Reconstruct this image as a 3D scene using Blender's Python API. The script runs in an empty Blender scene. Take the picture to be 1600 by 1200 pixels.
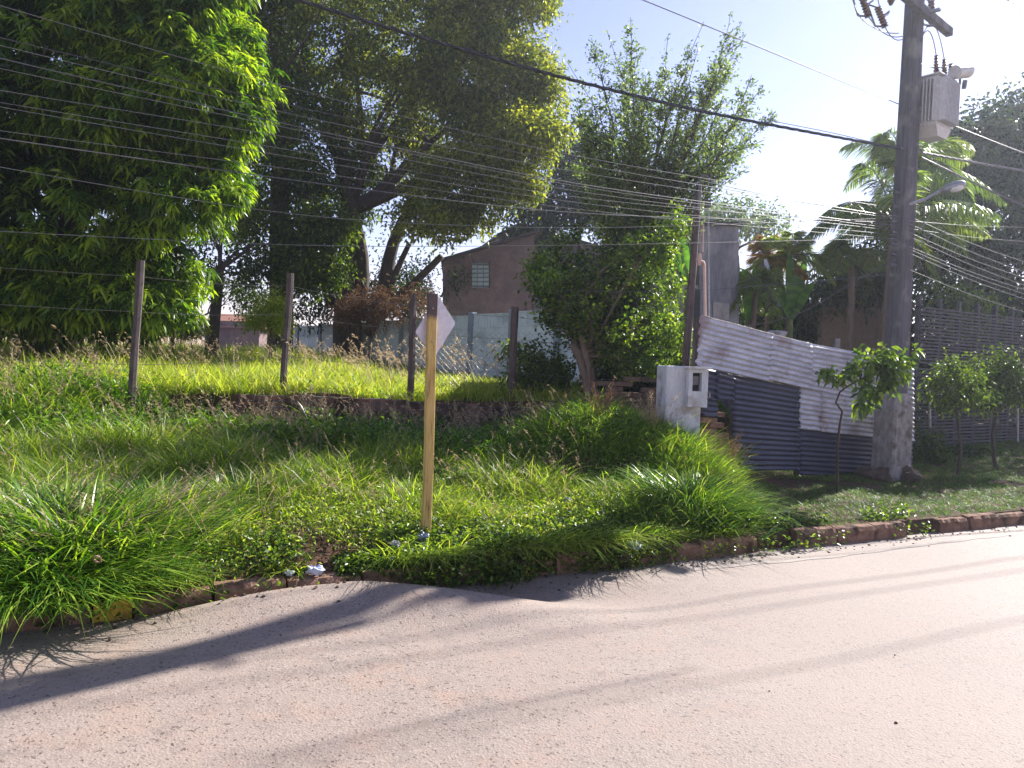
import bpy, math, random
import numpy as np
from mathutils import Vector, Matrix, noise

R = math.radians
random.seed(7)
rng = np.random.default_rng(11)
sc = bpy.context.scene
col = sc.collection

# ------------------------------------------------------------------ camera
CAMZ = 1.6
F = 1200.0
cam_d = bpy.data.cameras.new('camera')
cam = bpy.data.objects.new('camera', cam_d)
col.objects.link(cam)
cam_d.sensor_width = 36.0
cam_d.lens = 27.0
cam_d.clip_start = 0.05
cam_d.clip_end = 3000
CROT = (Matrix.Rotation(R(90 - 1.67), 3, 'X') @ Matrix.Rotation(R(2.0), 3, 'Z'))
cam.matrix_world = Matrix.Translation((0, 0, CAMZ)) @ CROT.to_4x4()
sc.camera = cam

# ------------------------------------------------------------------ light
SUN_AZ = R(46.8)      # to the right of the view direction (+Y)
SUN_EL = R(34.4)
sun_vec = Vector((math.sin(SUN_AZ) * math.cos(SUN_EL), math.cos(SUN_AZ) * math.cos(SUN_EL), math.sin(SUN_EL)))
w = bpy.data.worlds.new("World")
sc.world = w
w.use_nodes = True
nt = w.node_tree
for n in list(nt.nodes):
    nt.nodes.remove(n)
sky = nt.nodes.new('ShaderNodeTexSky')
sky.sky_type = 'NISHITA'
sky.sun_disc = False
sky.sun_elevation = SUN_EL
sky.sun_rotation = SUN_AZ
sky.air_density = 1.0
sky.dust_density = 0.15
sky.ozone_density = 2.0
bg = nt.nodes.new('ShaderNodeBackground')
bg.inputs[1].default_value = 0.074
wo = nt.nodes.new('ShaderNodeOutputWorld')
tint = nt.nodes.new('ShaderNodeMix'); tint.data_type = 'RGBA'; tint.blend_type = 'MULTIPLY'
tint.inputs[0].default_value = 1.0; tint.inputs[7].default_value = (1.18, .915, 1.0, 1)
nt.links.new(sky.outputs[0], tint.inputs[6]); nt.links.new(tint.outputs[2], bg.inputs[0])
nt.links.new(bg.outputs[0], wo.inputs[0])
sl = bpy.data.lights.new('sun', 'SUN')
sl.energy = 5.0
sl.angle = R(0.53)
sl.color = (1.0, 0.96, 0.90)
so = bpy.data.objects.new('sun', sl)
col.objects.link(so)
so.rotation_euler = sun_vec.to_track_quat('Z', 'Y').to_euler()
sc.view_settings.view_transform = 'Standard'
sc.view_settings.look = 'None'
sc.view_settings.exposure = 1.45
sc.view_settings.gamma = 1.0
sc.cycles.use_denoising = True
sc.cycles.max_bounces = 6
sc.cycles.transmission_bounces = 4
sc.cycles.diffuse_bounces = 3
sc.cycles.glossy_bounces = 2

# ------------------------------------------------------------------ survey helpers (photo bearings -> places at a real distance)
def ray(px, py):
    return CROT @ Vector(((px - 800) / F, (600 - py) / F, -1.0))
def P(px, py, Y):
    d = ray(px, py)
    t = Y / d.y
    return Vector((d.x * t, Y, CAMZ + d.z * t))
def G(px, py, z=0.0):
    d = ray(px, py)
    t = (z - CAMZ) / d.z
    return Vector((d.x * t, d.y * t, z))
def onplane(px, py, A, B):
    """point seen at a bearing on the vertical plane through ground points A and B"""
    d = ray(px, py)
    nx, ny = -(B[1] - A[1]), (B[0] - A[0])
    t = (A[0] * nx + A[1] * ny) / (d.x * nx + d.y * ny)
    return Vector((d.x * t, d.y * t, CAMZ + d.z * t))

K0 = G(0, 990)
K1 = G(1600, 820)
KU = (K1 - K0).normalized()
KN = Vector((-KU.y, KU.x, 0))
def yk(X):
    return K0.y + (X - K0.x) * (KU.y / KU.x)
def kd(X, Y):
    return (X - K0.x) * KN.x + (Y - K0.y) * KN.y
def ss(x, a, b):
    t = np.clip((x - a) / (b - a), 0, 1)
    return t * t * (3 - 2 * t)
def yw(X):
    return np.maximum(10 + 0.08 * (X + 4), yk(X) + 2.8)
def terr(X, Y):
    X = np.asarray(X, float); Y = np.asarray(Y, float)
    d = kd(X, Y)
    YW = yw(X)
    yK = yk(X)
    wob = 0.03 * np.sin(X * 2.1 + Y * 0.7) + 0.02 * np.sin(X * 4.3 - Y * 3.1)
    hL = 0.14 + 0.10 * ss(d, 0.1, 0.6) + 0.33 * np.clip((Y - yK - 0.6) / (YW - yK - 0.6), 0, 1) + wob * ss(d, .15, .7)
    hL = hL + 0.44 * np.exp(-np.abs((X - 1.2) / 1.0) ** 3 - ((Y - 8.8) / 0.8) ** 4)
    hT = 1.04 + (0.012 + 0.038 * ss(-X, 1.5, 6)) * np.clip(Y - 10, 0, 9) + wob
    wl = 0.03 + 3.2 * ss(-X, 3.9, 6.5)
    st = ss(Y, YW - wl + .05, YW + 0.12)
    h = hL + (hT - hL) * st
    hR = 0.13 + 0.035 * np.clip(d, 0, 6) + 0.4 * wob * ss(d, .15, .7) + 0.04 * np.clip(Y - 11, 0, 12)
    m = ss(X - 0.25 * (Y - 7), 1.9, 2.7)
    return h * (1 - m) + hR * m
def tz(X, Y):
    return float(terr(X, Y))
def roadz(X, Y):
    X = np.asarray(X, float); Y = np.asarray(Y, float)
    # a swollen ridge in the asphalt that leaves the kerb and runs out over the lane
    ax, ay = -2.6, 4.25
    bx, by = -1.15, 4.98
    cx, cy = 1.2, 4.75
    def segd(x1, y1, x2, y2):
        vx, vy = x2 - x1, y2 - y1
        t = np.clip(((X - x1) * vx + (Y - y1) * vy) / (vx * vx + vy * vy), 0, 1)
        return np.hypot(X - x1 - t * vx, Y - y1 - t * vy), t
    d1, t1 = segd(ax, ay, bx, by)
    d2, t2 = segd(bx, by, cx, cy)
    h = 0.125 * np.maximum(np.exp(-(d1 / 0.42) ** 2) * ss(t1, 0, .9), np.exp(-(d2 / 0.34) ** 2) * (1 - ss(t2, 0.25, 1)))
    h += -0.06 * np.exp(-((X - 0.1) / .9) ** 2 - ((Y - 5.35) / .3) ** 2)
    h += 0.02 * np.exp(-((X + 1.6) / 1.2) ** 2 - ((Y - 3.6) / .8) ** 2)
    h += 0.006 * np.sin(X * 1.3 + 2 * Y) + 0.004 * np.sin(3.1 * X - 1.7 * Y)
    return h * ss(-kd(X, Y), -0.02, 0.10)

# ------------------------------------------------------------------ material helpers
MATS = {}
def new_mat(name):
    m = bpy.data.materials.new(name)
    m.use_nodes = True
    m.node_tree.nodes.clear()
    return m, m.node_tree
def N(t, typ, **kw):
    n = t.nodes.new(typ)
    for k, v in kw.items():
        setattr(n, k, v)
    return n
def ramp(t, fac, stops):
    r = N(t, 'ShaderNodeValToRGB')
    e = r.color_ramp.elements
    while len(e) < len(stops):
        e.new(0.5)
    for i, (p, c) in enumerate(stops):
        e[i].position = p
        e[i].color = (*c, 1)
    t.links.new(fac, r.inputs[0])
    return r.outputs[0]
def tex(t, typ, scale, vec=None, **kw):
    n = N(t, typ)
    for k, v in kw.items():
        if k in n.inputs:
            n.inputs[k].default_value = v
        else:
            setattr(n, k, v)
    n.inputs['Scale'].default_value = scale
    if vec is not None:
        t.links.new(vec, n.inputs['Vector'])
    return n
def mixc(t, fac, a, b, mode='MIX'):
    n = N(t, 'ShaderNodeMix', data_type='RGBA', blend_type=mode)
    for i, v in ((0, fac), (6, a), (7, b)):
        if isinstance(v, (int, float)):
            n.inputs[i].default_value = v
        elif isinstance(v, tuple):
            n.inputs[i].default_value = (*v, 1)
        else:
            t.links.new(v, n.inputs[i])
    return n.outputs[2]
def finish(t, colr, rough=0.8, metal=0.0, bump=None, bstr=0.3, bdist=0.02, spec=0.5):
    b = N(t, 'ShaderNodeBsdfPrincipled')
    if isinstance(colr, tuple):
        b.inputs['Base Color'].default_value = (*colr, 1)
    else:
        t.links.new(colr, b.inputs['Base Color'])
    if isinstance(rough, (int, float)):
        b.inputs['Roughness'].default_value = rough
    else:
        t.links.new(rough, b.inputs['Roughness'])
    b.inputs['Metallic'].default_value = metal
    b.inputs['Specular IOR Level'].default_value = spec
    if bump is not None:
        bn = N(t, 'ShaderNodeBump')
        bn.inputs['Strength'].default_value = bstr
        bn.inputs['Distance'].default_value = bdist
        t.links.new(bump, bn.inputs['Height'])
        t.links.new(bn.outputs[0], b.inputs['Normal'])
    o = N(t, 'ShaderNodeOutputMaterial')
    t.links.new(b.outputs[0], o.inputs[0])
    return b
def mottled(name, c1, c2, scale=6, rough=0.8, bstr=0.3, metal=0.0, c3=None, stretch=(1, 1, 1), bdist=0.01, spec=.5):
    m, t = new_mat(name)
    tc = N(t, 'ShaderNodeTexCoord')
    mp = N(t, 'ShaderNodeMapping')
    mp.inputs['Scale'].default_value = stretch
    t.links.new(tc.outputs['Object'], mp.inputs[0])
    n1 = tex(t, 'ShaderNodeTexNoise', scale, mp.outputs[0], Detail=8.0, Roughness=0.65)
    n2 = tex(t, 'ShaderNodeTexNoise', scale * 7, mp.outputs[0], Detail=4.0)
    c = ramp(t, n1.outputs[0], [(0.35, c1), (0.65, c2)])
    if c3:
        n3 = tex(t, 'ShaderNodeTexNoise', scale * 0.6, tc.outputs['Object'], Detail=6.0)
        f = ramp(t, n3.outputs[0], [(0.52, (0, 0, 0)), (0.66, (1, 1, 1))])
        c = mixc(t, f, c, c3)
    c = mixc(t, 0.35, c, n2.outputs[0], 'OVERLAY')
    finish(t, c, rough, metal, n2.outputs[0], bstr, bdist, spec)
    MATS[name] = m
    return m
def leafmat(name, stops, trans=0.45, rough=0.45, spec=0.4, tcol=(1.3, 1.5, 0.5)):
    """leaf: diffuse + light coming through; 'rnd' is a number every leaf has for itself"""
    m, t = new_mat(name)
    a = N(t, 'ShaderNodeAttribute', attribute_name='rnd')
    c = ramp(t, a.outputs['Fac'], stops)
    b = N(t, 'ShaderNodeBsdfPrincipled')
    t.links.new(c, b.inputs['Base Color'])
    b.inputs['Roughness'].default_value = rough
    b.inputs['Specular IOR Level'].default_value = spec
    tr = N(t, 'ShaderNodeBsdfTranslucent')
    tc2 = mixc(t, 1.0, c, tcol, 'MULTIPLY')
    t.links.new(tc2, tr.inputs[0])
    ms = N(t, 'ShaderNodeMixShader')
    ms.inputs[0].default_value = trans
    t.links.new(b.outputs[0], ms.inputs[1])
    t.links.new(tr.outputs[0], ms.inputs[2])
    o = N(t, 'ShaderNodeOutputMaterial')
    t.links.new(ms.outputs[0], o.inputs[0])
    MATS[name] = m
    return m

# ---- materials
m, t = new_mat('asphalt')
tc = N(t, 'ShaderNodeTexCoord')
v1 = tex(t, 'ShaderNodeTexVoronoi', 85.0, tc.outputs['Object'])
v2 = tex(t, 'ShaderNodeTexVoronoi', 210.0, tc.outputs['Object'])
nb = tex(t, 'ShaderNodeTexNoise', 0.8, tc.outputs['Object'], Detail=6.0, Roughness=.6)
nm = tex(t, 'ShaderNodeTexNoise', 2.6, tc.outputs['Object'], Detail=9.0, Roughness=0.72)
nf = tex(t, 'ShaderNodeTexNoise', 48.0, tc.outputs['Object'], Detail=3.0, Roughness=.6)
nw = tex(t, 'ShaderNodeTexNoise', 5.5, tc.outputs['Object'], Detail=6.0, Roughness=.75)
stone = ramp(t, v1.outputs['Color'], [(0.0, (.165, .128, .108)), (0.5, (.235, .188, .160)), (1.0, (.37, .305, .262))])
fine = ramp(t, v2.outputs['Color'], [(0.0, (.18, .142, .122)), (1.0, (.32, .262, .226))])
c = mixc(t, 0.5, stone, fine)
dust = ramp(t, nm.outputs[0], [(0.50, (0, 0, 0)), (0.74, (.75, .75, .75))])
c = mixc(t, dust, c, (.33, .205, .145))
dust2 = ramp(t, nb.outputs[0], [(0.42, (0, 0, 0)), (0.62, (.6, .6, .6))])
c = mixc(t, dust2, c, (.29, .222, .182))
dark = ramp(t, nw.outputs[0], [(0.30, (.72, .72, .74)), (0.48, (1, 1, 1))])
c = mixc(t, 1.0, c, dark, 'MULTIPLY')
pit = ramp(t, nf.outputs[0], [(0.33, (.28, .25, .25)), (0.39, (1, 1, 1))])
c = mixc(t, 1.0, c, pit, 'MULTIPLY')
np2 = tex(t, 'ShaderNodeTexNoise', 27.0, tc.outputs['Object'], Detail=4.0, Roughness=.7)
pit2 = ramp(t, np2.outputs[0], [(0.345, (.40, .37, .37)), (0.385, (1, 1, 1))])
c = mixc(t, 1.0, c, pit2, 'MULTIPLY')
sepx = N(t, 'ShaderNodeSeparateXYZ'); t.links.new(tc.outputs['Object'], sepx.inputs[0])
wm = N(t, 'ShaderNodeMath', operation='MULTIPLY_ADD'); t.links.new(nb.outputs[0], wm.inputs[0]); wm.inputs[1].default_value = 4.0; t.links.new(sepx.outputs[0], wm.inputs[2])
wr = N(t, 'ShaderNodeMapRange'); wr.inputs[1].default_value = 1.2; wr.inputs[2].default_value = 4.6; wr.inputs[3].default_value = .12; wr.inputs[4].default_value = .72
t.links.new(wm.outputs[0], wr.inputs[0])
c = mixc(t, wr.outputs[0], c, (.262, .215, .192))
pith = ramp(t, nf.outputs[0], [(0.31, (0, 0, 0)), (0.40, (1, 1, 1))])
mh = N(t, 'ShaderNodeMath', operation='MULTIPLY_ADD')
t.links.new(pith, mh.inputs[0]); mh.inputs[1].default_value = 1.2
t.links.new(v1.outputs['Distance'], mh.inputs[2])
finish(t, c, 0.80, 0, mh.outputs[0], 0.45, 0.004, .35)
MATS['asphalt'] = m

m, t = new_mat('soil')
tc = N(t, 'ShaderNodeTexCoord')
n1 = tex(t, 'ShaderNodeTexNoise', 2.5, tc.outputs['Object'], Detail=9.0, Roughness=.7)
n2 = tex(t, 'ShaderNodeTexNoise', 22.0, tc.outputs['Object'], Detail=8.0, Roughness=.7)
c = ramp(t, n1.outputs[0], [(0.35, (.055, .045, .025)), (0.5, (.11, .065, .038)), (0.7, (.17, .09, .055))])
c = mixc(t, 0.6, c, n2.outputs[0], 'OVERLAY')
finish(t, c, 0.95, 0, n2.outputs[0], 1.0, 0.05, .2)
MATS['soil'] = m

m, t = new_mat('brick')
tc = N(t, 'ShaderNodeTexCoord')
mp = N(t, 'ShaderNodeMapping')
mp.inputs['Rotation'].default_value = (R(90), 0, 0)
t.links.new(tc.outputs['Object'], mp.inputs[0])
br = tex(t, 'ShaderNodeTexBrick', 1.0, mp.outputs[0])
br.inputs['Brick Width'].default_value = 0.24
br.inputs['Row Height'].default_value = 0.075
br.inputs['Mortar Size'].default_value = 0.010
br.inputs['Color1'].default_value = (.30, .15, .11, 1)
br.inputs['Color2'].default_value = (.20, .12, .095, 1)
br.inputs['Mortar'].default_value = (.17, .15, .13, 1)
n1 = tex(t, 'ShaderNodeTexNoise', 3, tc.outputs['Object'], Detail=8.0, Roughness=.7)
gr = ramp(t, n1.outputs[0], [(0.42, (.07, .065, .05)), (0.62, (1, 1, 1))])
c = mixc(t, 0.85, br.outputs[0], gr, 'MULTIPLY')
finish(t, c, 0.9, 0, br.outputs[1], -0.5, 0.01, .3)
MATS['brick'] = m

mottled('kerb_concrete', (.15, .085, .055), (.28, .165, .115), 9, .95, .8, c3=(.07, .045, .03), spec=.2)
mottled('kerb_yellow', (.50, .30, .03), (.62, .40, .05), 12, .85, .5, c3=(.22, .13, .05))
mottled('old_line', (.30, .25, .225), (.24, .20, .18), 9, .85, .3, c3=(.22, .185, .165))
mottled('timber_dark', (.06, .045, .042), (.135, .10, .095), 10, .85, .5, stretch=(4, 4, .4), c3=(.06, .045, .04))
mottled('timber_yellow', (.36, .23, .06), (.55, .38, .13), 9, .75, .5, stretch=(5, 5, .5), c3=(.20, .115, .04))
mottled('sign_back', (.52, .50, .56), (.60, .58, .64), 5, .55, .05)
mottled('concrete_pole', (.075, .073, .085), (.135, .13, .145), 6, .92, .7, stretch=(4, 4, .22), c3=(.19, .18, .18), spec=.2)
mottled('concrete_light', (.20, .18, .17), (.36, .33, .31), 9, .95, .8, stretch=(1.5, 1.5, .7), c3=(.13, .105, .09), spec=.2)
mottled('white_render', (.50, .50, .54), (.62, .62, .66), 7, .9, .6, c3=(.36, .32, .31), stretch=(2, 2, .6))
mottled('rubble', (.09, .06, .045), (.17, .11, .08), 8, .95, 1.0, c3=(.07, .06, .04), bdist=.03)
mottled('tin_light', (.36, .36, .41), (.56, .56, .61), 5, .42, .1, .25, c3=(.30, .245, .25), stretch=(.6, .6, 2.4))
mottled('tin_dark', (.030, .032, .060), (.052, .056, .095), 5, .42, .1, .15, c3=(.045, .045, .075), stretch=(.6, .6, 2.4))
mottled('tin_mid', (.13, .13, .20), (.20, .20, .27), 5, .42, .1, .2, c3=(.10, .09, .13), stretch=(.6, .6, 2.4))
mottled('precast_white', (.55, .66, .72), (.68, .76, .80), 4, .85, .2, c3=(.42, .50, .53))
mottled('precast_post', (.20, .25, .32), (.28, .33, .40), 5, .85, .2)
mottled('plaster_brown', (.14, .095, .095), (.21, .145, .14), 2.5, .95, .3, c3=(.14, .10, .10))
mottled('plaster_grey', (.15, .15, .18), (.25, .25, .28), 2.0, .95, .3, stretch=(1.5, 1.5, .4), c3=(.33, .32, .33))
mottled('plaster_pale', (.34, .31, .29), (.45, .42, .40), 3.0, .95, .3, c3=(.25, .22, .2))
mottled('roof_dark', (.045, .04, .045), (.08, .07, .07), 4, .8, .3)
mottled('roof_tile', (.28, .12, .08), (.36, .17, .11), 4, .8, .3)
mottled('plaster_ochre', (.22, .15, .10), (.30, .21, .14), 2.0, .95, .3, c3=(.15, .11, .08))
mottled('bark', (.055, .042, .034), (.11, .085, .07), 8, .95, .8, stretch=(3, 3, .6), bdist=.03)
mottled('bark_light', (.14, .10, .08), (.24, .18, .14), 10, .95, .8, stretch=(3, 3, .6))
mottled('slat_wood', (.040, .038, .048), (.075, .07, .085), 5, .8, .3, stretch=(.4, .4, 4))
mottled('metal_grey', (.28, .29, .31), (.36, .37, .39), 5, .45, .1, .6)
mottled('trafo_grey', (.46, .46, .46), (.53, .53, .53), 4, .5, .1)
mottled('porcelain', (.10, .055, .04), (.14, .08, .06), 4, .25, .05)
mottled('pvc_pink', (.50, .33, .27), (.58, .40, .33), 6, .5, .1)
mottled('cable_grey', (.09, .09, .10), (.16, .16, .17), 8, .45, .1)
mottled('cable_black', (.025, .025, .03), (.05, .05, .055), 8, .35, .1)
mottled('steel_wire', (.20, .18, .16), (.28, .25, .22), 8, .5, .1, .6)
mottled('dark_hole', (.012, .012, .014), (.02, .02, .022), 4, .9, .1)
mottled('plastic_white', (.40, .42, .48), (.55, .56, .60), 12, .35, .4, c3=(.35, .42, .70))
mottled('plastic_blue', (.05, .08, .13), (.20, .24, .30), 14, .4, .4)
mottled('paper', (.30, .29, .28), (.50, .49, .48), 14, .8, .4, c3=(.18, .15, .12))
mottled('clay', (.35, .20, .13), (.45, .28, .19), 9, .8, .3)
mottled('lamp_glass', (.62, .64, .66), (.70, .72, .74), 4, .2, .05)

leafmat('leaf_mango', [(0, (.020, .052, .012)), (.5, (.070, .15, .020)), (1, (.38, .50, .045))], .58, .33, .5, (1.5, 1.5, .4))
leafmat('leaf_big', [(0, (.030, .055, .012)), (.4, (.085, .135, .022)), (1, (.40, .43, .065))], .52, .45, .4, (1.35, 1.3, .5))
leafmat('leaf_big_green', [(0, (.018, .040, .010)), (.5, (.065, .115, .020)), (1, (.22, .30, .04))], .48, .45, .4, (1.4, 1.4, .5))
leafmat('leaf_airy', [(0, (.05, .085, .035)), (.5, (.13, .19, .07)), (1, (.30, .36, .12))], .48, .40, .4, (1.2, 1.3, .7))
leafmat('leaf_lush', [(0, (.024, .055, .012)), (.5, (.085, .16, .024)), (1, (.28, .38, .05))], .50, .38, .5, (1.4, 1.4, .5))
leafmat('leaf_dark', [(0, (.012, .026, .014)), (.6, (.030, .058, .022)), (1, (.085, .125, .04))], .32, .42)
leafmat('leaf_dry', [(0, (.12, .07, .045)), (1, (.27, .17, .11))], .30, .7, .2, (1.1, 1.0, .8))
leafmat('leaf_orange', [(0, (.14, .15, .03)), (1, (.50, .25, .04))], .45, .6, .2, (1.2, 1.1, .6))
leafmat('palm_green', [(0, (.06, .12, .03)), (.6, (.17, .26, .06)), (1, (.36, .40, .09))], .55, .35, .5, (1.3, 1.35, .5))
leafmat('banana_green', [(0, (.06, .15, .03)), (1, (.12, .27, .04))], .55, .35)
leafmat('grass_verge', [(0, (.035, .085, .012)), (.35, (.17, .28, .030)), (.66, (.42, .52, .065)), (.80, (.36, .34, .14)), (1, (.46, .40, .24))], .46, .40, .5, (1.35, 1.4, .45))
leafmat('grass_terrace', [(0, (.085, .15, .020)), (.4, (.25, .35, .04)), (.70, (.46, .50, .075)), (1, (.52, .46, .25))], .55, .45, .4, (1.35, 1.35, .5))
leafmat('grass_lush', [(0, (.022, .070, .010)), (.5, (.105, .235, .024)), (.85, (.34, .48, .055)), (1, (.38, .42, .14))], .44, .35, .55, (1.35, 1.4, .4))
leafmat('grass_dry', [(0, (.30, .22, .14)), (1, (.52, .42, .29))], .35, .6, .3, (1.1, 1.0, .85))
leafmat('lawn', [(0, (.035, .085, .014)), (.6, (.09, .175, .024)), (1, (.22, .30, .05))], .45, .5)

# ------------------------------------------------------------------ object helpers
ORD = ['first', 'second', 'third', 'fourth', 'fifth', 'sixth', 'seventh', 'eighth', 'ninth', 'tenth', 'eleventh', 'twelfth', 'thirteenth',
       'fourteenth', 'fifteenth', 'sixteenth', 'seventeenth', 'eighteenth', 'nineteenth', 'twentieth', 'twenty-first', 'twenty-second',
       'twenty-third', 'twenty-fourth', 'twenty-fifth', 'twenty-sixth', 'twenty-seventh', 'twenty-eighth', 'twenty-ninth', 'thirtieth']
def tag(o, label=None, cat=None, group=None, kind=None):
    if label: o['label'] = label
    if cat: o['category'] = cat
    if group: o['group'] = group
    if kind: o['kind'] = kind
    return o
def empty(name, loc, label, cat, group=None):
    o = bpy.data.objects.new(name, None)
    o.empty_display_size = 0.1
    col.objects.link(o)
    o.location = loc
    return tag(o, label, cat, group)
def link(name, me, mat, parent=None, loc=None):
    o = bpy.data.objects.new(name, me)
    if mat is not None and not len(me.materials):
        me.materials.append(MATS[mat] if isinstance(mat, str) else mat)
    col.objects.link(o)
    if parent is not None:
        o.parent = parent
        # meshes are authored in world space: cancel the parents' offsets
        off = Vector((0, 0, 0)); p = parent
        while p is not None:
            off += Vector(p.location); p = p.parent
        o.location = -off
    return o
def np_mesh(name, V, faces, rnd=None, smooth=False):
    """faces: list of int arrays (M,3) or (M,4); rnd: list of per-face arrays"""
    me = bpy.data.meshes.new(name)
    V = np.ascontiguousarray(V, dtype=np.float32)
    me.vertices.add(len(V))
    me.vertices.foreach_set('co', V.ravel())
    nl = sum(f.size for f in faces); npoly = sum(len(f) for f in faces)
    me.loops.add(nl)
    me.loops.foreach_set('vertex_index', np.concatenate([f.ravel() for f in faces]).astype(np.int32))
    me.polygons.add(npoly)
    ls, o = [], 0
    for f in faces:
        k = f.shape[1]
        ls.append(np.arange(len(f)) * k + o); o += f.size
    me.polygons.foreach_set('loop_start', np.concatenate(ls).astype(np.int32))
    if smooth:
        me.polygons.foreach_set('use_smooth', np.ones(npoly, dtype=bool))
    me.update(calc_edges=True)
    if rnd is not None:
        a = me.attributes.new('rnd', 'FLOAT', 'FACE')
        a.data.foreach_set('value', np.concatenate(rnd).astype(np.float32))
    return me
def nrm(v):
    return v / np.maximum(np.linalg.norm(v, axis=-1, keepdims=True), 1e-9)

def leaf_mesh(name, pos, d, L, W, rnd, droop=0.25, long=False):
    """one small folded leaf per row"""
    n = len(pos)
    d = nrm(d)
    up = np.tile([0., 0., 1.], (n, 1)) + rng.normal(0, .55, (n, 3))
    side = nrm(np.cross(d, up))
    nn = nrm(np.cross(side, d))
    L = np.broadcast_to(np.asarray(L, float), (n,))[:, None]
    W = np.broadcast_to(np.asarray(W, float), (n,))[:, None]
    dz = np.zeros((n, 3)); dz[:, 2] = -1
    if not long:
        b = pos
        mid = pos + d * L * .45
        l = mid + side * W * .5 + nn * W * .18
        r = mid - side * W * .5 + nn * W * .18
        tp = pos + d * L + dz * L * droop
        V = np.stack([b, l, tp, r], 1).reshape(-1, 3)
        i = np.arange(n)[:, None] * 4
        f = np.concatenate([i + np.array([[0, 1, 2]]), i + np.array([[0, 2, 3]])], 0)
        return V, [f], [np.concatenate([rnd, rnd])]
    m1 = pos + d * L * .30 + dz * L * droop * .10
    m2 = pos + d * L * .68 + dz * L * droop * .45
    tp = pos + d * L * .97 + dz * L * droop
    fold = nn * W * .16
    V = np.stack([pos, m1 + side * W * .48 + fold, m1 - side * W * .48 + fold, m2 + side * W * .40 + fold, m2 - side * W * .40 + fold, tp], 1).reshape(-1, 3)
    i = np.arange(n)[:, None] * 6
    q = i + np.array([[1, 3, 4, 2]])
    f = np.concatenate([i + np.array([[0, 1, 2]]), i + np.array([[3, 5, 4]])], 0)
    return V, [q, f], [rnd, np.concatenate([rnd, rnd])]

def blade_mesh(base, h, wd, az, lean, curl, rnd, seg=3):
    """grass blades: curved tapering strips"""
    n = len(base)
    dirx = np.stack([np.cos(az), np.sin(az), np.zeros(n)], 1)
    fa = az + rng.uniform(-1.2, 1.2, n) + np.pi / 2
    side = np.stack([np.cos(fa), np.sin(fa), np.zeros(n)], 1)
    rows = []
    for k in range(seg):
        u = k / seg
        out = (lean * u + curl * u * u) * h
        zz = h * (u - 0.35 * np.clip(curl, 0, 1.5) * u * u)
        c = base + dirx * out[:, None]
        c[:, 2] += zz
        ww = wd * (1 - 0.55 * u) * 0.5
        rows += [c - side * ww[:, None], c + side * ww[:, None]]
    out = (lean + curl) * h
    c = base + dirx * out[:, None]
    c[:, 2] += h * (1 - 0.35 * np.clip(curl, 0, 1.5) - .1 * np.clip(curl, 0, 2))
    rows.append(c)
    nv = seg * 2 + 1
    V = np.stack(rows, 1).reshape(-1, 3)
    i = np.arange(n)[:, None] * nv
    qs = [i + np.array([[2 * k, 2 * k + 1, 2 * k + 3, 2 * k + 2]]) for k in range(seg - 1)]
    tr = i + np.array([[2 * seg - 2, 2 * seg - 1, 2 * seg]])
    return V, [np.concatenate(qs, 0), tr], [np.tile(rnd, seg - 1), rnd]

def join(parts):
    Vs, q, tr, rq, rt, off = [], [], [], [], [], 0
    for V, F_, R_ in parts:
        Vs.append(V)
        for f, r_ in zip(F_, R_):
            (q if f.shape[1] == 4 else tr).append(f + off)
            (rq if f.shape[1] == 4 else rt).append(r_)
        off += len(V)
    faces, rn = [], []
    if q:
        faces.append(np.concatenate(q)); rn.append(np.concatenate(rq))
    if tr:
        faces.append(np.concatenate(tr)); rn.append(np.concatenate(rt))
    return np.concatenate(Vs), faces, rn

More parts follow.
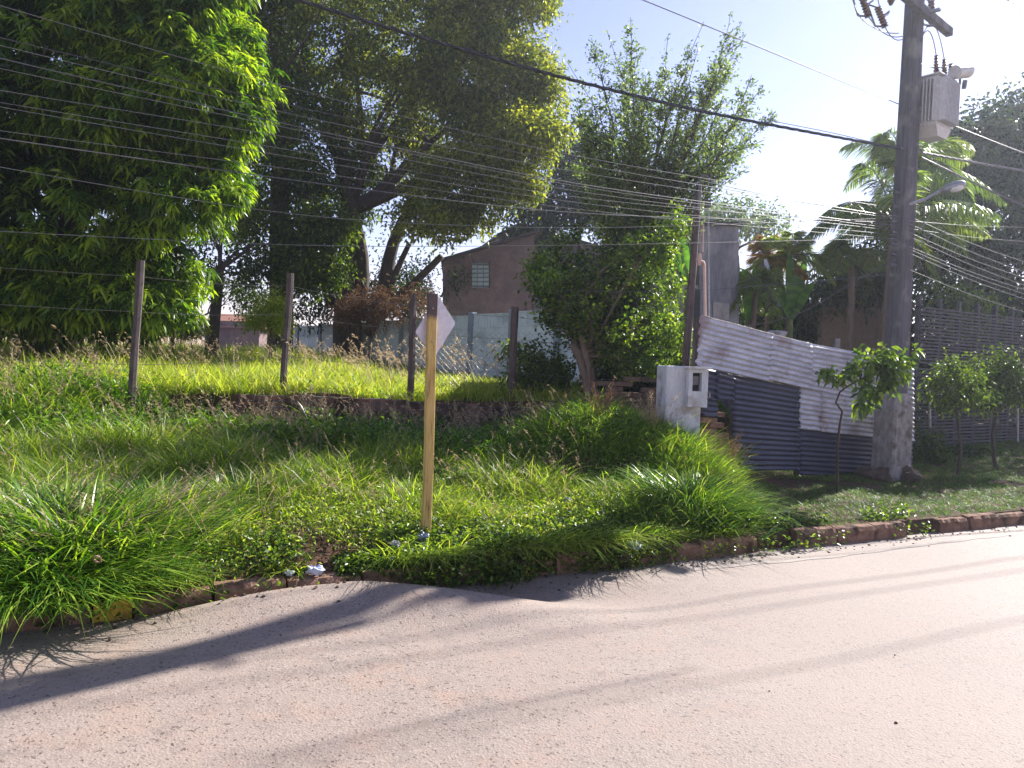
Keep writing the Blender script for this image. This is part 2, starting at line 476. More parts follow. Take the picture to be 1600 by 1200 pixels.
class MB:
    def __init__(s):
        s.v, s.f = [], []
    def add(s, vs, fs):
        o = len(s.v)
        s.v += [tuple(v) for v in vs]
        s.f += [tuple(i + o for i in f) for f in fs]
    def box(s, c, size, rz=0, M=None, taper=1.0):
        x, y, z = size[0] / 2, size[1] / 2, size[2] / 2
        rot = M if M is not None else Matrix.Rotation(rz, 3, 'Z')
        vs = []
        for dz in (-1, 1):
            k = taper if dz > 0 else 1
            for dx, dy in ((-1, -1), (1, -1), (1, 1), (-1, 1)):
                vs.append(Vector(c) + rot @ Vector((dx * x * k, dy * y * k, dz * z)))
        s.add(vs, [(3, 2, 1, 0), (4, 5, 6, 7), (0, 1, 5, 4), (1, 2, 6, 5), (2, 3, 7, 6), (3, 0, 4, 7)])
        return s
    def tube(s, pts, rad, n=8, cap=True):
        pts = [Vector(p) for p in pts]
        if isinstance(rad, (int, float)):
            rad = [rad] * len(pts)
        rings = []
        prev = None
        for i, p in enumerate(pts):
            tv = (pts[min(i + 1, len(pts) - 1)] - pts[max(i - 1, 0)]).normalized()
            if prev is None:
                a = Vector((0, 0, 1)) if abs(tv.z) < .9 else Vector((1, 0, 0))
                u = tv.cross(a).normalized()
            else:
                u = (prev - tv * prev.dot(tv)).normalized()
            prev = u
            v = tv.cross(u)
            rings.append([p + (u * math.cos(2 * math.pi * k / n) + v * math.sin(2 * math.pi * k / n)) * rad[i] for k in range(n)])
        vs = [q for r in rings for q in r]
        fs = []
        for i in range(len(pts) - 1):
            for k in range(n):
                a, b = i * n + k, i * n + (k + 1) % n
                fs.append((a, b, b + n, a + n))
        if cap:
            fs.append(tuple(range(n - 1, -1, -1)))
            fs.append(tuple((len(pts) - 1) * n + k for k in range(n)))
        s.add(vs, fs)
        return s
    def mesh(s, name, smooth=False):
        me = bpy.data.meshes.new(name)
        me.from_pydata(s.v, [], s.f)
        if smooth:
            me.polygons.foreach_set('use_smooth', [True] * len(me.polygons))
        me.update()
        return me
    def build(s, name, mat, parent=None, smooth=False, bevel=0):
        o = link(name, s.mesh(name, smooth), mat, parent)
        if bevel:
            b = o.modifiers.new('bevel', 'BEVEL'); b.width = bevel; b.segments = 2; b.limit_method = 'ANGLE'
        return o

def curve_pts(a, b, n=6, bend=0.1, sag=0.0):
    a, b = Vector(a), Vector(b)
    L = (b - a).length
    o1 = Vector((random.uniform(-1, 1), random.uniform(-1, 1), random.uniform(-1, 1))) * bend * L
    o2 = Vector((random.uniform(-1, 1), random.uniform(-1, 1), random.uniform(-1, 1))) * bend * L * .6
    out = []
    for i in range(n + 1):
        u = i / n
        p = a.lerp(b, u) + o1 * math.sin(math.pi * u) + o2 * math.sin(2 * math.pi * u)
        p.z -= sag * 4 * u * (1 - u)
        out.append(p)
    return out

# ================================================================== SETTING
# ---- road
sg = np.concatenate([np.linspace(-14, -1, 14), np.arange(-0.9, 8, .06), np.linspace(8.2, 60, 40)])
dg = np.concatenate([np.linspace(-40, -6, 10), np.arange(-5.8, .10, .06)])
S, D = np.meshgrid(sg, dg, indexing='ij')
X = K0.x + S * KU.x + D * KN.x; Y = K0.y + S * KU.y + D * KN.y
V = np.stack([X, Y, roadz(X, Y)], -1).reshape(-1, 3)
a, b = S.shape
ii = (np.arange(a - 1)[:, None] * b + np.arange(b - 1)[None, :]).ravel()
road = link('road', np_mesh('road', V, [np.stack([ii, ii + b, ii + b + 1, ii + 1], 1)], smooth=True), 'asphalt')
tag(road, 'dusty pinkish grey asphalt road with a swollen ridge near the kerb', 'road', kind='structure')
# ---- faded edge line
s2 = np.arange(4.6, 30, .12); d2 = np.array([-0.32, -0.29, -0.26])
S, D = np.meshgrid(s2, d2, indexing='ij')
D = D + 0.01 * np.sin(S * 3) + .012 * np.sin(S * 11)
X = K0.x + S * KU.x + D * KN.x; Y = K0.y + S * KU.y + D * KN.y
V = np.stack([X, Y, roadz(X, Y) + .003], -1).reshape(-1, 3)
a, b = S.shape
ii = (np.arange(a - 1)[:, None] * b + np.arange(b - 1)[None, :]).ravel()
el = link('edge_line', np_mesh('edge_line', V, [np.stack([ii, ii + b, ii + b + 1, ii + 1], 1)], smooth=True), 'old_line')
tag(el, 'worn pale edge line painted along the road by the kerb', 'road marking', kind='structure')

# ---- terrain
xg = np.concatenate([np.linspace(-90, -9, 30), np.arange(-8.8, 9, .10), np.linspace(9.2, 110, 50)])
tg = np.linspace(0, 1, 64)
far = np.array([0.03, 0.08, 0.13, 0.3, .6, 1, 1.6, 2.3, 3.2, 4.5, 6, 8, 11, 15, 20, 30, 45, 70, 110, 200, 400])
XX = np.repeat(xg[:, None], len(tg) + len(far), 1)
y0 = yk(xg) + .11 / KN.y
YW_ = yw(xg)
YY = np.concatenate([y0[:, None] + (YW_ - y0)[:, None] * tg[None, :], YW_[:, None] + far[None, :]], 1)
ZZ = terr(XX, YY)
XX = np.concatenate([XX[:, :1], XX], 1); YY = np.concatenate([YY[:, :1] - .004, YY], 1); ZZ = np.concatenate([np.full((len(xg), 1), -.12), ZZ], 1)
V = np.stack([XX, YY, ZZ], -1).reshape(-1, 3)
a, b = XX.shape
ii = (np.arange(a - 1)[:, None] * b + np.arange(b - 1)[None, :]).ravel()
gr = link('ground', np_mesh('ground', V, [np.stack([ii, ii + b, ii + b + 1, ii + 1], 1)], smooth=True), 'soil')
tag(gr, 'red brown soil of the overgrown verge and the raised lot', 'ground', kind='structure')

# ---- kerb stones
def ks(s, d, z):
    return Vector((K0.x + s * KU.x + d * KN.x, K0.y + s * KU.y + d * KN.y, z))
def s_of(px):
    # distance along the kerb of a bearing
    g = G(px, 990 - (990 - 820) * px / 1600)
    return (g - K0).dot(KU)
kang = math.atan2(KU.y, KU.x)
edges = []
s = -0.75
while s < 14:
    L = random.uniform(.42, .56)
    ya, yb = s_of(145), s_of(206)
    if s < ya - .02 and s + L > ya - .12: L = ya - s - .015
    elif abs(s - ya) < .05: L = yb - ya
    edges.append((s, L)); s += L + random.uniform(.012, .02)
gaps = [(s_of(1192), s_of(1222)), (s_of(1402), s_of(1440))]
yel = s_of(172)
kst = []
for s, L in edges:
    c = s + L / 2
    if any(g0 < c < g1 or g0 < s + .1 < g1 for g0, g1 in gaps):
        continue
    mb = MB()
    h = random.uniform(.125, .16)
    M = Matrix.Rotation(kang + random.uniform(-.03, .03), 3, 'Z') @ Matrix.Rotation(random.uniform(-.10, .02), 3, 'X') @ Matrix.Rotation(random.uniform(-.025, .025), 3, 'Y')
    ctr = ks(c, .065 + random.uniform(-.012, .012), 0)
    nx = 10
    # a worn block: grid along its length so the arris can be chipped
    prof = [(-.06, -.12), (-.055, h * .75), (-.035, h * .97), (0, h), (.05, h), (.06, -.12)]
    vs = []
    for i in range(nx + 1):
        u = -L / 2 + L * i / nx
        ch = random.uniform(0, .016) if 0 < i < nx else random.uniform(.006, .02)
        for j, (dy, dz) in enumerate(prof):
            k = 1 if j in (1, 2, 3) else 0
            vs.append(ctr + M @ Vector((u, dy + ch * k * .8, dz - ch * k * .8)))
    fs = []
    m_ = len(prof)
    for i in range(nx):
        for j in range(m_ - 1):
            q = i * m_ + j
            fs.append((q, q + m_, q + m_ + 1, q + 1))
    fs.append(tuple(range(m_))); fs.append(tuple(nx * m_ + j for j in range(m_ - 1, -1, -1)))
    mb.add(vs, fs)
    isy = s <= yel < s + L
    o = mb.build('kerb_stone', 'kerb_yellow' if isy else 'kerb_concrete')
    kst.append((o, isy))
n_off = 1
for i, (o, isy) in enumerate(kst):
    if isy:
        tag(o, 'kerb stone with worn yellow paint under the tall grass clump', 'kerb stone', 'kerb stones along the verge')
    else:
        tag(o, 'red dusted concrete kerb stone, %s along the kerb from the left' % (ORD[i] if i < 30 else 'last'), 'kerb stone', 'kerb stones along the verge')

# ================================================================== STRUCTURES
# ---- brick retaining wall
wall = MB()
xs = np.arange(-4.05, 2.3, .24)
for i, x in enumerate(xs):
    y = float(10 + 0.08 * (x + 4))
    top = 1.03 + 0.02 * math.sin(x * 1.7) + random.choice([0, 0, 0, -.04, .012])
    if i < 2: top -= .10 * (2 - i)
    wall.box((x + .12, y + .09, (top + .1) / 2), (.2395, .24, top - .1), math.atan(.08))
wl = wall.build('retaining_wall', 'brick')
tag(wl, 'long low dark brick retaining wall holding back the raised grassy lot', 'retaining wall')

# ---- old wooden fence posts on the terrace
pd = []
for (bx, by, tx, ty, Yd, wpx) in ((206, 600, 220, 407, 9.6, 12), (442, 625, 454, 427, 10.35, 11), (640, 640, 646, 460, 10.5, 11), (798, 640, 805, 480, 10.6, 12)):
    a = P(bx, by, Yd); a.z = tz(a.x, a.y) - .1 if Yd < 10 else .98
    b_ = P(tx, ty, Yd)
    a = Vector((P(bx, by, Yd).x, Yd, a.z))
    pd.append((a, b_, wpx / F * Yd))
plab = ['leaning grey wooden post, leftmost of the four fence posts', 'dark wooden fence post with a notched top, left of the white diamond sign',
        'dark wooden fence post just behind the diamond sign', 'dark wooden fence post in front of the pale blue wall, beside the leafy shrub']
for (a, b_, wd), lb in zip(pd, plab):
    mb = MB()
    pts = curve_pts(a, b_, 8, .006)
    mb.tube(pts, [wd * .5 * random.uniform(.93, 1.06) for _ in pts], 7)
    o = mb.build('fence_post', 'timber_dark')
    tag(o, lb, 'fence post', 'wooden posts on the retaining wall')
# wires between the posts
root = empty('fence_wire', pd[0][0], 'thin sagging fence wires strung between the old wooden posts', 'fence wire')
for u in (.35, .68, .90):
    pts = []
    ends = [pd[0][0].lerp(pd[0][1], u) + Vector((-3.5, -.8, .1))] + [a.lerp(b_, u) for a, b_, _ in pd] + [pd[3][0].lerp(pd[3][1], u) + Vector((2.1, .2, -.05))]
    for i in range(len(ends) - 1):
        c = curve_pts(ends[i], ends[i + 1], 6, 0, .03)
        pts += c[:-1]
    pts.append(ends[-1])
    MB().tube(pts, .0028, 4).build('strand', 'steel_wire', root)
# chain link mesh between the third post and beyond the fourth
cl = MB()
A_, B_ = pd[2], pd[3]
p0 = A_[0].lerp(A_[1], .3); p1 = B_[0] + (B_[0] - A_[0]) * .45
z0, z1 = 1.25, 2.02
L = (Vector((p1.x, p1.y, 0)) - Vector((p0.x, p0.y, 0))).length
H = z1 - z0
st = .085
def lk(u, z):
    q = p0.lerp(p1, u / L)
    return Vector((q.x, q.y, z0 + z - .02 * math.sin(math.pi * u / L)))
k = -H
while k < L:
    for sgn in (1, -1):
        u0, u1 = (k, k + H)
        za, zb = (0, H) if sgn > 0 else (H, 0)
        ua, ub = max(0, u0), min(L, u1)
        if ub - ua > .02:
            f0, f1 = (ua - u0) / H, (ub - u0) / H
            cl.tube([lk(ua, za + (zb - za) * f0), lk(ub, za + (zb - za) * f1)], .0016, 3, False)
    k += st
tag(cl.build('chain_link_mesh', 'steel_wire'), 'sagging chain link netting in front of the pale blue wall', 'chain link fence')

# ---- pale precast fence behind the terrace
FA, FB = P(871, 560, 16.0), P(501, 560, 23.0)
FA2 = Vector((FA.x, FA.y, 0)); FB2 = Vector((FB.x, FB.y, 0))
fd = (FB2 - FA2) / 7
root = empty('concrete_fence', (FA.x, FA.y, tz(FA.x, FA.y)), 'pale blue precast concrete fence with ribbed top band behind the tall grass', 'fence')
def ftop(i):
    za = P(871, 483, 16.0).z; zb = P(501, 508, 23.0).z
    return za + (zb - za) * i / 7
fang = math.atan2(fd.y, fd.x)
for i in range(-2, 10):
    c = FA2 + fd * i
    zt = ftop(i); zb = tz(c.x, c.y) - .1
    MB().box((c.x, c.y, (zt + zb) / 2 + .03), (.14, .16, zt - zb + .06), fang).build('post', 'precast_post', root, bevel=.01)
    if i < 9:
        c2 = c + fd * .5
        zt2 = (ftop(i) + ftop(i + 1)) / 2
        l = fd.length - .14
        mb = MB()
        mb.box((c2.x, c2.y, (zt2 - .32 + zb) / 2), (l, .05, zt2 - .32 - zb), fang)
        mb.box((c2.x, c2.y, zt2 - .30), (l - .004, .075, .035), fang)
        mb.box((c2.x, c2.y, zt2 - .012), (l - .004, .075, .03), fang)
        nb_ = 12
        for k in range(nb_):
            q = c2 + fd.normalized() * (-l / 2 + (k + .5) * l / nb_)
            mb.box((q.x, q.y, zt2 - .155), (l / nb_ * .55, .058, .25), fang)
        mb.box((c2.x, c2.y, zt2 - .155), (l - .01, .03, .25), fang)
        mb.build('panel', 'precast_white', root)

# ---- brown rendered house behind the fence
def quad_wall(mb, pts, thick, back):
    """pts: outline in order on the front face; back: Vector pushing the rear face away"""
    n = len(pts)
    vs = list(pts) + [p + back * thick for p in pts]
    fs = [tuple(range(n)), tuple(range(2 * n - 1, n - 1, -1))] + [(i, i + n, (i + 1) % n + n, (i + 1) % n) for i in range(n)]
    mb.add(vs, fs)
HA, HB = P(693, 500, 23.0), P(960, 500, 24.2)
def H1(px, py): return onplane(px, py, HA, HB)
hx = (Vector((HB.x, HB.y, 0)) - Vector((HA.x, HA.y, 0))).normalized()
hn = Vector((-hx.y, hx.x, 0))
zb = 1.2
def zset(v, z): return Vector((v.x, v.y, z))
root = empty('house', zset(HA, zb), 'brownish plastered house with a barred window above the pale blue fence', 'house')
mb = MB()
# wall front built round the window opening
wx0, wx1, wy0, wy1 = 737, 765, 410, 450
def strip(xa, xb, ya, yb):
    quad_wall(mb, [H1(xa, yb[0]), H1(xb, yb[1]), H1(xb, ya[1]), H1(xa, ya[0])], .2, hn)
top = lambda x: 407 - (x - 693) * .30
low = 545
strip(693, wx0, (top(693), top(wx0)), (low, low))
strip(wx1, 835, (top(wx1), top(835)), (low, low))
strip(wx0, wx1, (top(wx0), top(wx1)), (wy0, wy0))
strip(wx0, wx1, (wy1, wy1), (low, low))
mb.build('wall', 'plaster_brown', root)
mb = MB()
quad_wall(mb, [H1(694, low) + hn * .2, H1(694, 409) + hn * .2, H1(697, 409) + hn * .2, H1(697, low) + hn * .2], 4, Vector((HA.x + .35, HA.y, 0)).normalized())
mb.build('side_wall', 'plaster_brown', root)
mb = MB()
quad_wall(mb, [H1(687, 409) - hn * .25, H1(841, 363.5) - hn * .25, H1(841, 359.5) - hn * .25, H1(687, 405) - hn * .25], 4.4, Vector((HA.x + .35, HA.y, 0)).normalized())
mb.build('roof', 'roof_dark', root)
wroot = MB()
for xa, xb, ya, yb in ((wx0 - 3, wx0, wy0 - 3, wy1 + 3), (wx1, wx1 + 3, wy0 - 3, wy1 + 3), (wx0, wx1, wy0 - 3, wy0), (wx0 - 1, wx1 + 1, wy1, wy1 + 3.5)):
    quad_wall(wroot, [H1(xa, yb) - hn * .06, H1(xb, yb) - hn * .06, H1(xb, ya) - hn * .06, H1(xa, ya) - hn * .06], .08, hn)
wf = wroot.build('window', 'plaster_brown', root)
pn = MB(); quad_wall(pn, [H1(wx0, wy1) + hn * .1, H1(wx1, wy1) + hn * .1, H1(wx1, wy0) + hn * .1, H1(wx0, wy0) + hn * .1], .02, hn)
m_, t_ = new_mat('glass_pane'); finish(t_, (.42, .55, .62), .12, 0, None, spec=.8); MATS['glass_pane'] = m_
pn.build('pane', 'glass_pane', wf)
bars = MB()
for k in range(6):
    y = wy0 + (wy1 - wy0) * (k + .5) / 6
    bars.tube([H1(wx0, y) + hn * .05, H1(wx1, y) + hn * .05], .018, 5)
for k in (1, 2):
    x = wx0 + (wx1 - wx0) * k / 3
    bars.tube([H1(x, wy0) + hn * .03, H1(x, wy1) + hn * .03], .015, 5)
bars.build('bars', 'metal_grey', wf)

# taller grey gable behind
HA3, HB3 = P(780, 500, 30.6), P(985, 500, 31.6)
def H3(px, py): return onplane(px, py, HA3, HB3)
root = empty('house', zset(H3(880, 500), 1.2), 'grey gabled house wall showing through the leaves behind the brown house', 'house')
mb = MB(); quad_wall(mb, [H3(780, 545), H3(985, 545), H3(985, 405), H3(960, 392), H3(828, 354), H3(805, 352), H3(780, 366)], 5, hn); mb.build('wall', 'plaster_grey', root)
mb = MB(); quad_wall(mb, [H3(776, 370) - hn * .2, H3(805, 355.5) - hn * .2, H3(828, 357.5) - hn * .2, H3(990, 405) - hn * .2, H3(990, 401) - hn * .2, H3(828, 353) - hn * .2, H3(805, 351) - hn * .2, H3(776, 366) - hn * .2], 5.4, hn)
mb.build('roof', 'roof_dark', root)

# ---- grey tower like outbuilding with lean-to
T0, T1 = P(1094, 500, 13.2), P(1158, 500, 13.8)
def HT(px, py): return onplane(px, py, T0, T1)
tx = (Vector((T1.x, T1.y, 0)) - Vector((T0.x, T0.y, 0))).normalized(); tn = Vector((-tx.y, tx.x, 0))
root = empty('outbuilding', zset(HT(1120, 500), .4), 'tall narrow grey rendered outbuilding rising behind the tin fence', 'outbuilding')
mb = MB(); quad_wall(mb, [HT(1094, 640), HT(1155, 640), HT(1154, 352), HT(1092, 350)], 2.2, tn); mb.build('wall', 'plaster_grey', root)
mb = MB(); quad_wall(mb, [HT(1090, 352) - tn * .05, HT(1157, 354) - tn * .05, HT(1157, 348) - tn * .05, HT(1090, 346) - tn * .05], 2.3, tn); mb.build('roof', 'roof_dark', root)
mb = MB(); quad_wall(mb, [HT(1113, 500) - tn * .02, HT(1138, 500) - tn * .02, HT(1138, 474) - tn * .02, HT(1113, 472) - tn * .02], .03, tn); mb.build('hatch', 'plaster_pale', root)
L0, L1 = P(985, 500, 13.0), P(1096, 500, 13.2)
def HL(px, py): return onplane(px, py, L0, L1)
ln = Vector((0, 1, 0))
root = empty('shed', zset(HL(1040, 500), 1.0), 'low pale rendered shed with a dark open eave left of the grey outbuilding', 'shed')
mb = MB(); quad_wall(mb, [HL(985, 660), HL(1090, 660), HL(1092, 447), HL(1046, 430), HL(985, 424)], .2, ln); mb.build('wall', 'plaster_pale', root)
mb = MB(); quad_wall(mb, [HL(985, 424) + ln * 1.6, HL(1092, 447) + ln * 1.6, HL(1092, 372) + ln * 1.6, HL(985, 385) + ln * 1.6], .1, ln); mb.build('back_wall', 'roof_dark', root)
mb = MB(); quad_wall(mb, [HL(980, 384) - ln * .1, HL(1089, 377) - ln * .1, HL(1089, 371) - ln * .1, HL(980, 378) - ln * .1], 2.1, ln); mb.build('roof', 'roof_dark', root)
mb = MB(); quad_wall(mb, [HL(1082, 640) - ln * .05, HL(1091, 640) - ln * .05, HL(1093, 454) - ln * .05, HL(1083, 450) - ln * .05], .04, ln); mb.build('door', 'slat_wood', root)

# ---- service masts
def post(px0, py0, px1, py1, Y, r, name, mat, label, cat):
    a, b_ = P(px0, py0, Y), P(px1, py1, Y)
    r_ = empty(name, zset(a, tz(a.x, a.y)), label, cat)
    return a, b_, r_
a, b_, root = post(1070, 590, 1092, 290, 9.6, 0, 'service_mast', '', 'dark leaning timber service mast topped by a bent pipe', 'service mast')
a0 = a.lerp(b_, -.45)
mb = MB(); mb.tube([a0, a.lerp(b_, .3), a.lerp(b_, .7), b_], [.055, .05, .045, .038], 8); mb.build('post', 'timber_dark', root)
g = [P(1091, 330, 9.55), P(1093, 286, 9.55), P(1094, 278, 9.55), P(1098, 274.5, 9.55), P(1104, 274.5, 9.55), P(1108, 278, 9.55), P(1108, 282, 9.55)]
mb = MB(); mb.tube(g, .014, 6); mb.build('bent_pipe', 'cable_grey', root)
root = empty('standpipe', zset(P(1110, 600, 9.8), .3), 'thin upright galvanised standpipe in front of the grey outbuilding', 'pipe')
g = [P(1111, 620, 9.8), P(1108, 500, 9.8), P(1107, 400, 9.8), P(1107, 320, 9.8), P(1108, 314, 9.8), P(1112, 311, 9.8), P(1114, 314, 9.8)]
MB().tube(g, .013, 6).build('pipe', 'metal_grey', root)
MB().box(P(1106, 318, 9.78), (.07, .05, .09)).build('cap', 'cable_black', root)
root = empty('conduit', zset(P(1102, 600, 9.5), .3), 'pinkish conduit riser with an elbow and clamp beside the timber mast', 'conduit')
g = [P(1105, 620, 9.5), P(1101.5, 495, 9.5), P(1100.5, 415, 9.5), P(1099, 409.5, 9.5), P(1095, 408.5, 9.5), P(1089, 409, 9.5)]
MB().tube(g, .019, 7).build('riser', 'pvc_pink', root)
MB().tube([P(1094, 396, 9.48), P(1093.5, 404, 9.48), P(1092, 415, 9.48)], [.022, .03, .02], 7).build('insulator', 'pvc_pink', root)
MB().tube([P(1098, 394, 9.48), P(1099, 350, 9.48)], .009, 5).build('upper_rod', 'pvc_pink', root)

# ---- meter pillar
pc = P(1066, 690, 8.75)
root = empty('meter_pillar', (pc.x, pc.y, tz(pc.x, pc.y)), 'whitewashed masonry electricity meter pillar at the corner of the tin fence', 'meter pillar')
zt = P(1066, 572, 8.75).z
rz = R(9)
def pl(x, y, z): return Vector((pc.x, pc.y, 0)) + Matrix.Rotation(rz, 3, 'Z') @ Vector((x, y, 0)) + Vector((0, 0, z))
mb = MB(); mb.box(pl(0, .18, (zt + .1) / 2), (.43, .34, zt - .1), rz); mb.build('body', 'white_render', root, bevel=.018)
# box: four sides round a dark recess
bz0, bz1 = zt - .46, zt - .03
mb = MB()
mb.box(pl(.035, -.045, (bz0 + bz1) / 2), (.045, .09, bz1 - bz0), rz)
mb.box(pl(.205, -.045, (bz0 + bz1) / 2), (.075, .09, bz1 - bz0), rz)
mb.box(pl(.1125, -.043, bz0 + .09), (.11, .086, .18), rz)
mb.box(pl(.1125, -.043, bz1 - .02), (.11, .086, .04), rz)
bx_ = mb.build('meter_box', 'white_render', root)
MB().box(pl(.125, -.06, bz1 + .016), (.29, .16, .028), rz).build('cap', 'white_render', root, bevel=.004)
MB().box(pl(.1125, -.008, bz0 + .285), (.108, .012, .20), rz).build('recess', 'dark_hole', bx_)
MB().box(pl(.1125, -.03, bz0 + .30), (.07, .03, .10), rz).build('meter', 'cable_grey', bx_)
MB().tube([pl(.235, -.10, bz0 + .10), pl(.25, -.13, bz0 + .12), pl(.25, -.13, bz0 + .17)], .008, 5).build('latch', 'steel_wire', root)

# ---- corrugated tin fence
CA, CB = P(1085, 700, 9.15), P(1427, 700, 11.3)
cx_ = (Vector((CB.x, CB.y, 0)) - Vector((CA.x, CA.y, 0))).normalized(); cn = Vector((cx_.y, -cx_.x, 0))   # towards the road
def CF(px, py): return onplane(px, py, CA, CB)
root = empty('tin_fence', zset(CA, tz(CA.x, CA.y)), 'patched corrugated tin fence of pale upper sheets and dark blue lower sheets', 'tin fence')
def sheet(tl, tr, br, bl, mat, off, label=None, amp=.009, lam=.066, wav=.008):
    TL, TR, BR, BL = CF(*tl), CF(*tr), CF(*br), CF(*bl)
    Hh = ((TL - BL).length + (TR - BR).length) / 2
    Wd = ((TL - TR).length + (BL - BR).length) / 2
    nv = max(8, int(Hh / lam * 8)); nu = max(6, int(Wd / .08))
    ph = random.random() * 9
    vs = []
    for j in range(nv + 1):
        for i in range(nu + 1):
            u, v = i / nu, j / nv
            p = (BL.lerp(BR, u)).lerp(TL.lerp(TR, u), v)
            e = amp * math.sin(2 * math.pi * v * Hh / lam) + wav * math.sin(3 * u * Wd + ph) * math.sin(2.3 * v * Hh + ph) + .004 * math.sin(9 * u * Wd + ph)
            edge = .012 * max(0, .06 - u) / .06 * math.sin(v * 23 + ph)
            rag = (.010 * math.sin(v * 31 + ph) * (1 if i in (0, nu) else 0))
            vs.append(p + cn * (off + e + edge) + cx_ * rag)
    w_ = nu + 1
    f = [(j * w_ + i, j * w_ + i + 1, (j + 1) * w_ + i + 1, (j + 1) * w_ + i) for j in range(nv) for i in range(nu)]
    mb = MB(); mb.add(vs, f)
    o = mb.build('tin_sheet', mat, root, smooth=True)
    so_ = o.modifiers.new('solid', 'SOLIDIFY'); so_.thickness = .0015
    if label: o['label'] = label
    return o
sheet((1090, 492), (1203, 522), (1197, 596), (1083, 571), 'tin_light', .050, 'weathered pale tin sheet with rust specks, upper left')
sheet((1199, 521), (1266, 537), (1266, 609), (1192, 592), 'tin_light', .030, 'pale tin sheet, upper middle')
sheet((1262, 536), (1427, 566), (1427, 640), (1262, 608), 'tin_light', .014, 'pale tin sheet, upper right')
sheet((1098, 574), (1122, 580), (1122, 652), (1097, 650), 'tin_dark', .0, 'dark blue tin sheet beside the meter pillar')
sheet((1120, 579), (1148, 587), (1146, 626), (1120, 624), 'tin_dark', .004)
sheet((1144, 585), (1251, 606), (1250, 735), (1146, 735), 'tin_dark', -.006, 'large dark blue tin sheet')
sheet((1249, 604), (1285, 611), (1284, 674), (1249, 670), 'tin_light', -.004)
sheet((1282, 611), (1428, 634), (1428, 690), (1282, 675), 'tin_light', .006, 'pale tin sheet with a rusty upper corner, lower right')
sheet((1249, 668), (1428, 684), (1428, 752), (1249, 742), 'tin_dark', -.022, 'dark blue bottom tin sheet')
for px in (1087, 1150, 1253, 1340, 1425):
    c = CF(px, 700) - cn * .07
    tt = CF(px, 492 + (px - 1090) * .22 + 6)
    MB().box((c.x, c.y, (tt.z + .1) / 2), (.06, .05, tt.z - .1), math.atan2(cx_.y, cx_.x)).build('post', 'timber_dark', root)
# broken brick pier in the hole of the fence
mb = MB()
for r_ in range(12):
    for k in range(2):
        c = CF(1122 + 0 * k, 715) - cn * .22 + cx_ * (.02 + .235 * k + (.11 if r_ % 2 else 0) + random.uniform(-.01, .01))
        if r_ > 7 and k == 1 and random.random() < .5: continue
        mb.box((c.x, c.y, .28 + r_ * .068), (.225, .11, .058), math.atan2(cx_.y, cx_.x) + random.uniform(-.04, .04))
mottled('brick_plain', (.30, .16, .10), (.42, .25, .17), 8, .9, .6, c3=(.16, .10, .08))
tag(mb.build('brick_pier', 'brick_plain'), 'crumbling brick pier seen through the gap in the tin fence', 'brick pier')
# broken brick stub behind the mound, in the shade of the tree
mb = MB()
for r_ in range(8):
    for k in range(5):
        c = P(945 + 0 * k, 640, 10.0)
        if r_ > 4 and random.random() < .4: continue
        mb.box((c.x + k * .235 + (.11 if r_ % 2 else 0), 10.05 + random.uniform(-.01, .01), .95 + r_ * .068), (.225, .11, .058), random.uniform(-.04, .04))
mottled('brick_shaded', (.10, .06, .045), (.17, .10, .075), 8, .95, .7, c3=(.06, .05, .04))  # brick colour darkened to paint in the deep shade on the stub
tag(mb.build('brick_stub', 'brick_shaded'), 'ruined stub of brick wall in deep shade under the leafy tree', 'brick stub')

# ---- utility pole
PY = 10.4
pb, ptp = P(1391, 742, PY), P(1432.5, -60, PY)
pole = empty('utility_pole', zset(pb, tz(pb.x, pb.y)), 'tall weathered concrete utility pole with a wide plinth at the right', 'utility pole')
rzp = R(28)
def pole_at(py):
    u = (742 - py) / 802
    return pb.lerp(ptp, u)
def hprism(mb, path, sizes, rz, ch=.22):
    rings = []
    for p, (sx, sy) in zip(path, sizes):
        x, y = sx / 2, sy / 2; c = min(x, y) * ch
        o = [(-x + c, -y), (x - c, -y), (x, -y + c), (x, y - c), (x - c, y), (-x + c, y), (-x, y - c), (-x, -y + c)]
        rings.append([Vector(p) + Matrix.Rotation(rz, 3, 'Z') @ Vector((a, b_, 0)) for a, b_ in o])
    vs = [v for r_ in rings for v in r_]
    n = 8
    fs = [(i * n + k, i * n + (k + 1) % n, (i + 1) * n + (k + 1) % n, (i + 1) * n + k) for i in range(len(rings) - 1) for k in range(n)]
    fs += [tuple(range(n - 1, -1, -1)), tuple((len(rings) - 1) * n + k for k in range(n))]
    mb.add(vs, fs)
mb = MB()
path = [pole_at(y) for y in (760, 600, 400, 200, 0, -60)]
path[0].z -= .2
hprism(mb, path, [(.27, .25), (.26, .24), (.24, .225), (.22, .205), (.195, .18), (.19, .175)], rzp)
mb.build('shaft', 'concrete_pole', pole)
mb = MB()
b0, b1, b2 = pole_at(745), pole_at(640), pole_at(612)
b0.z = .05
hprism(mb, [b0, b1, b2], [(.40, .36), (.38, .34), (.275, .255)], rzp, .15)
mb.build('plinth', 'concrete_light', pole)
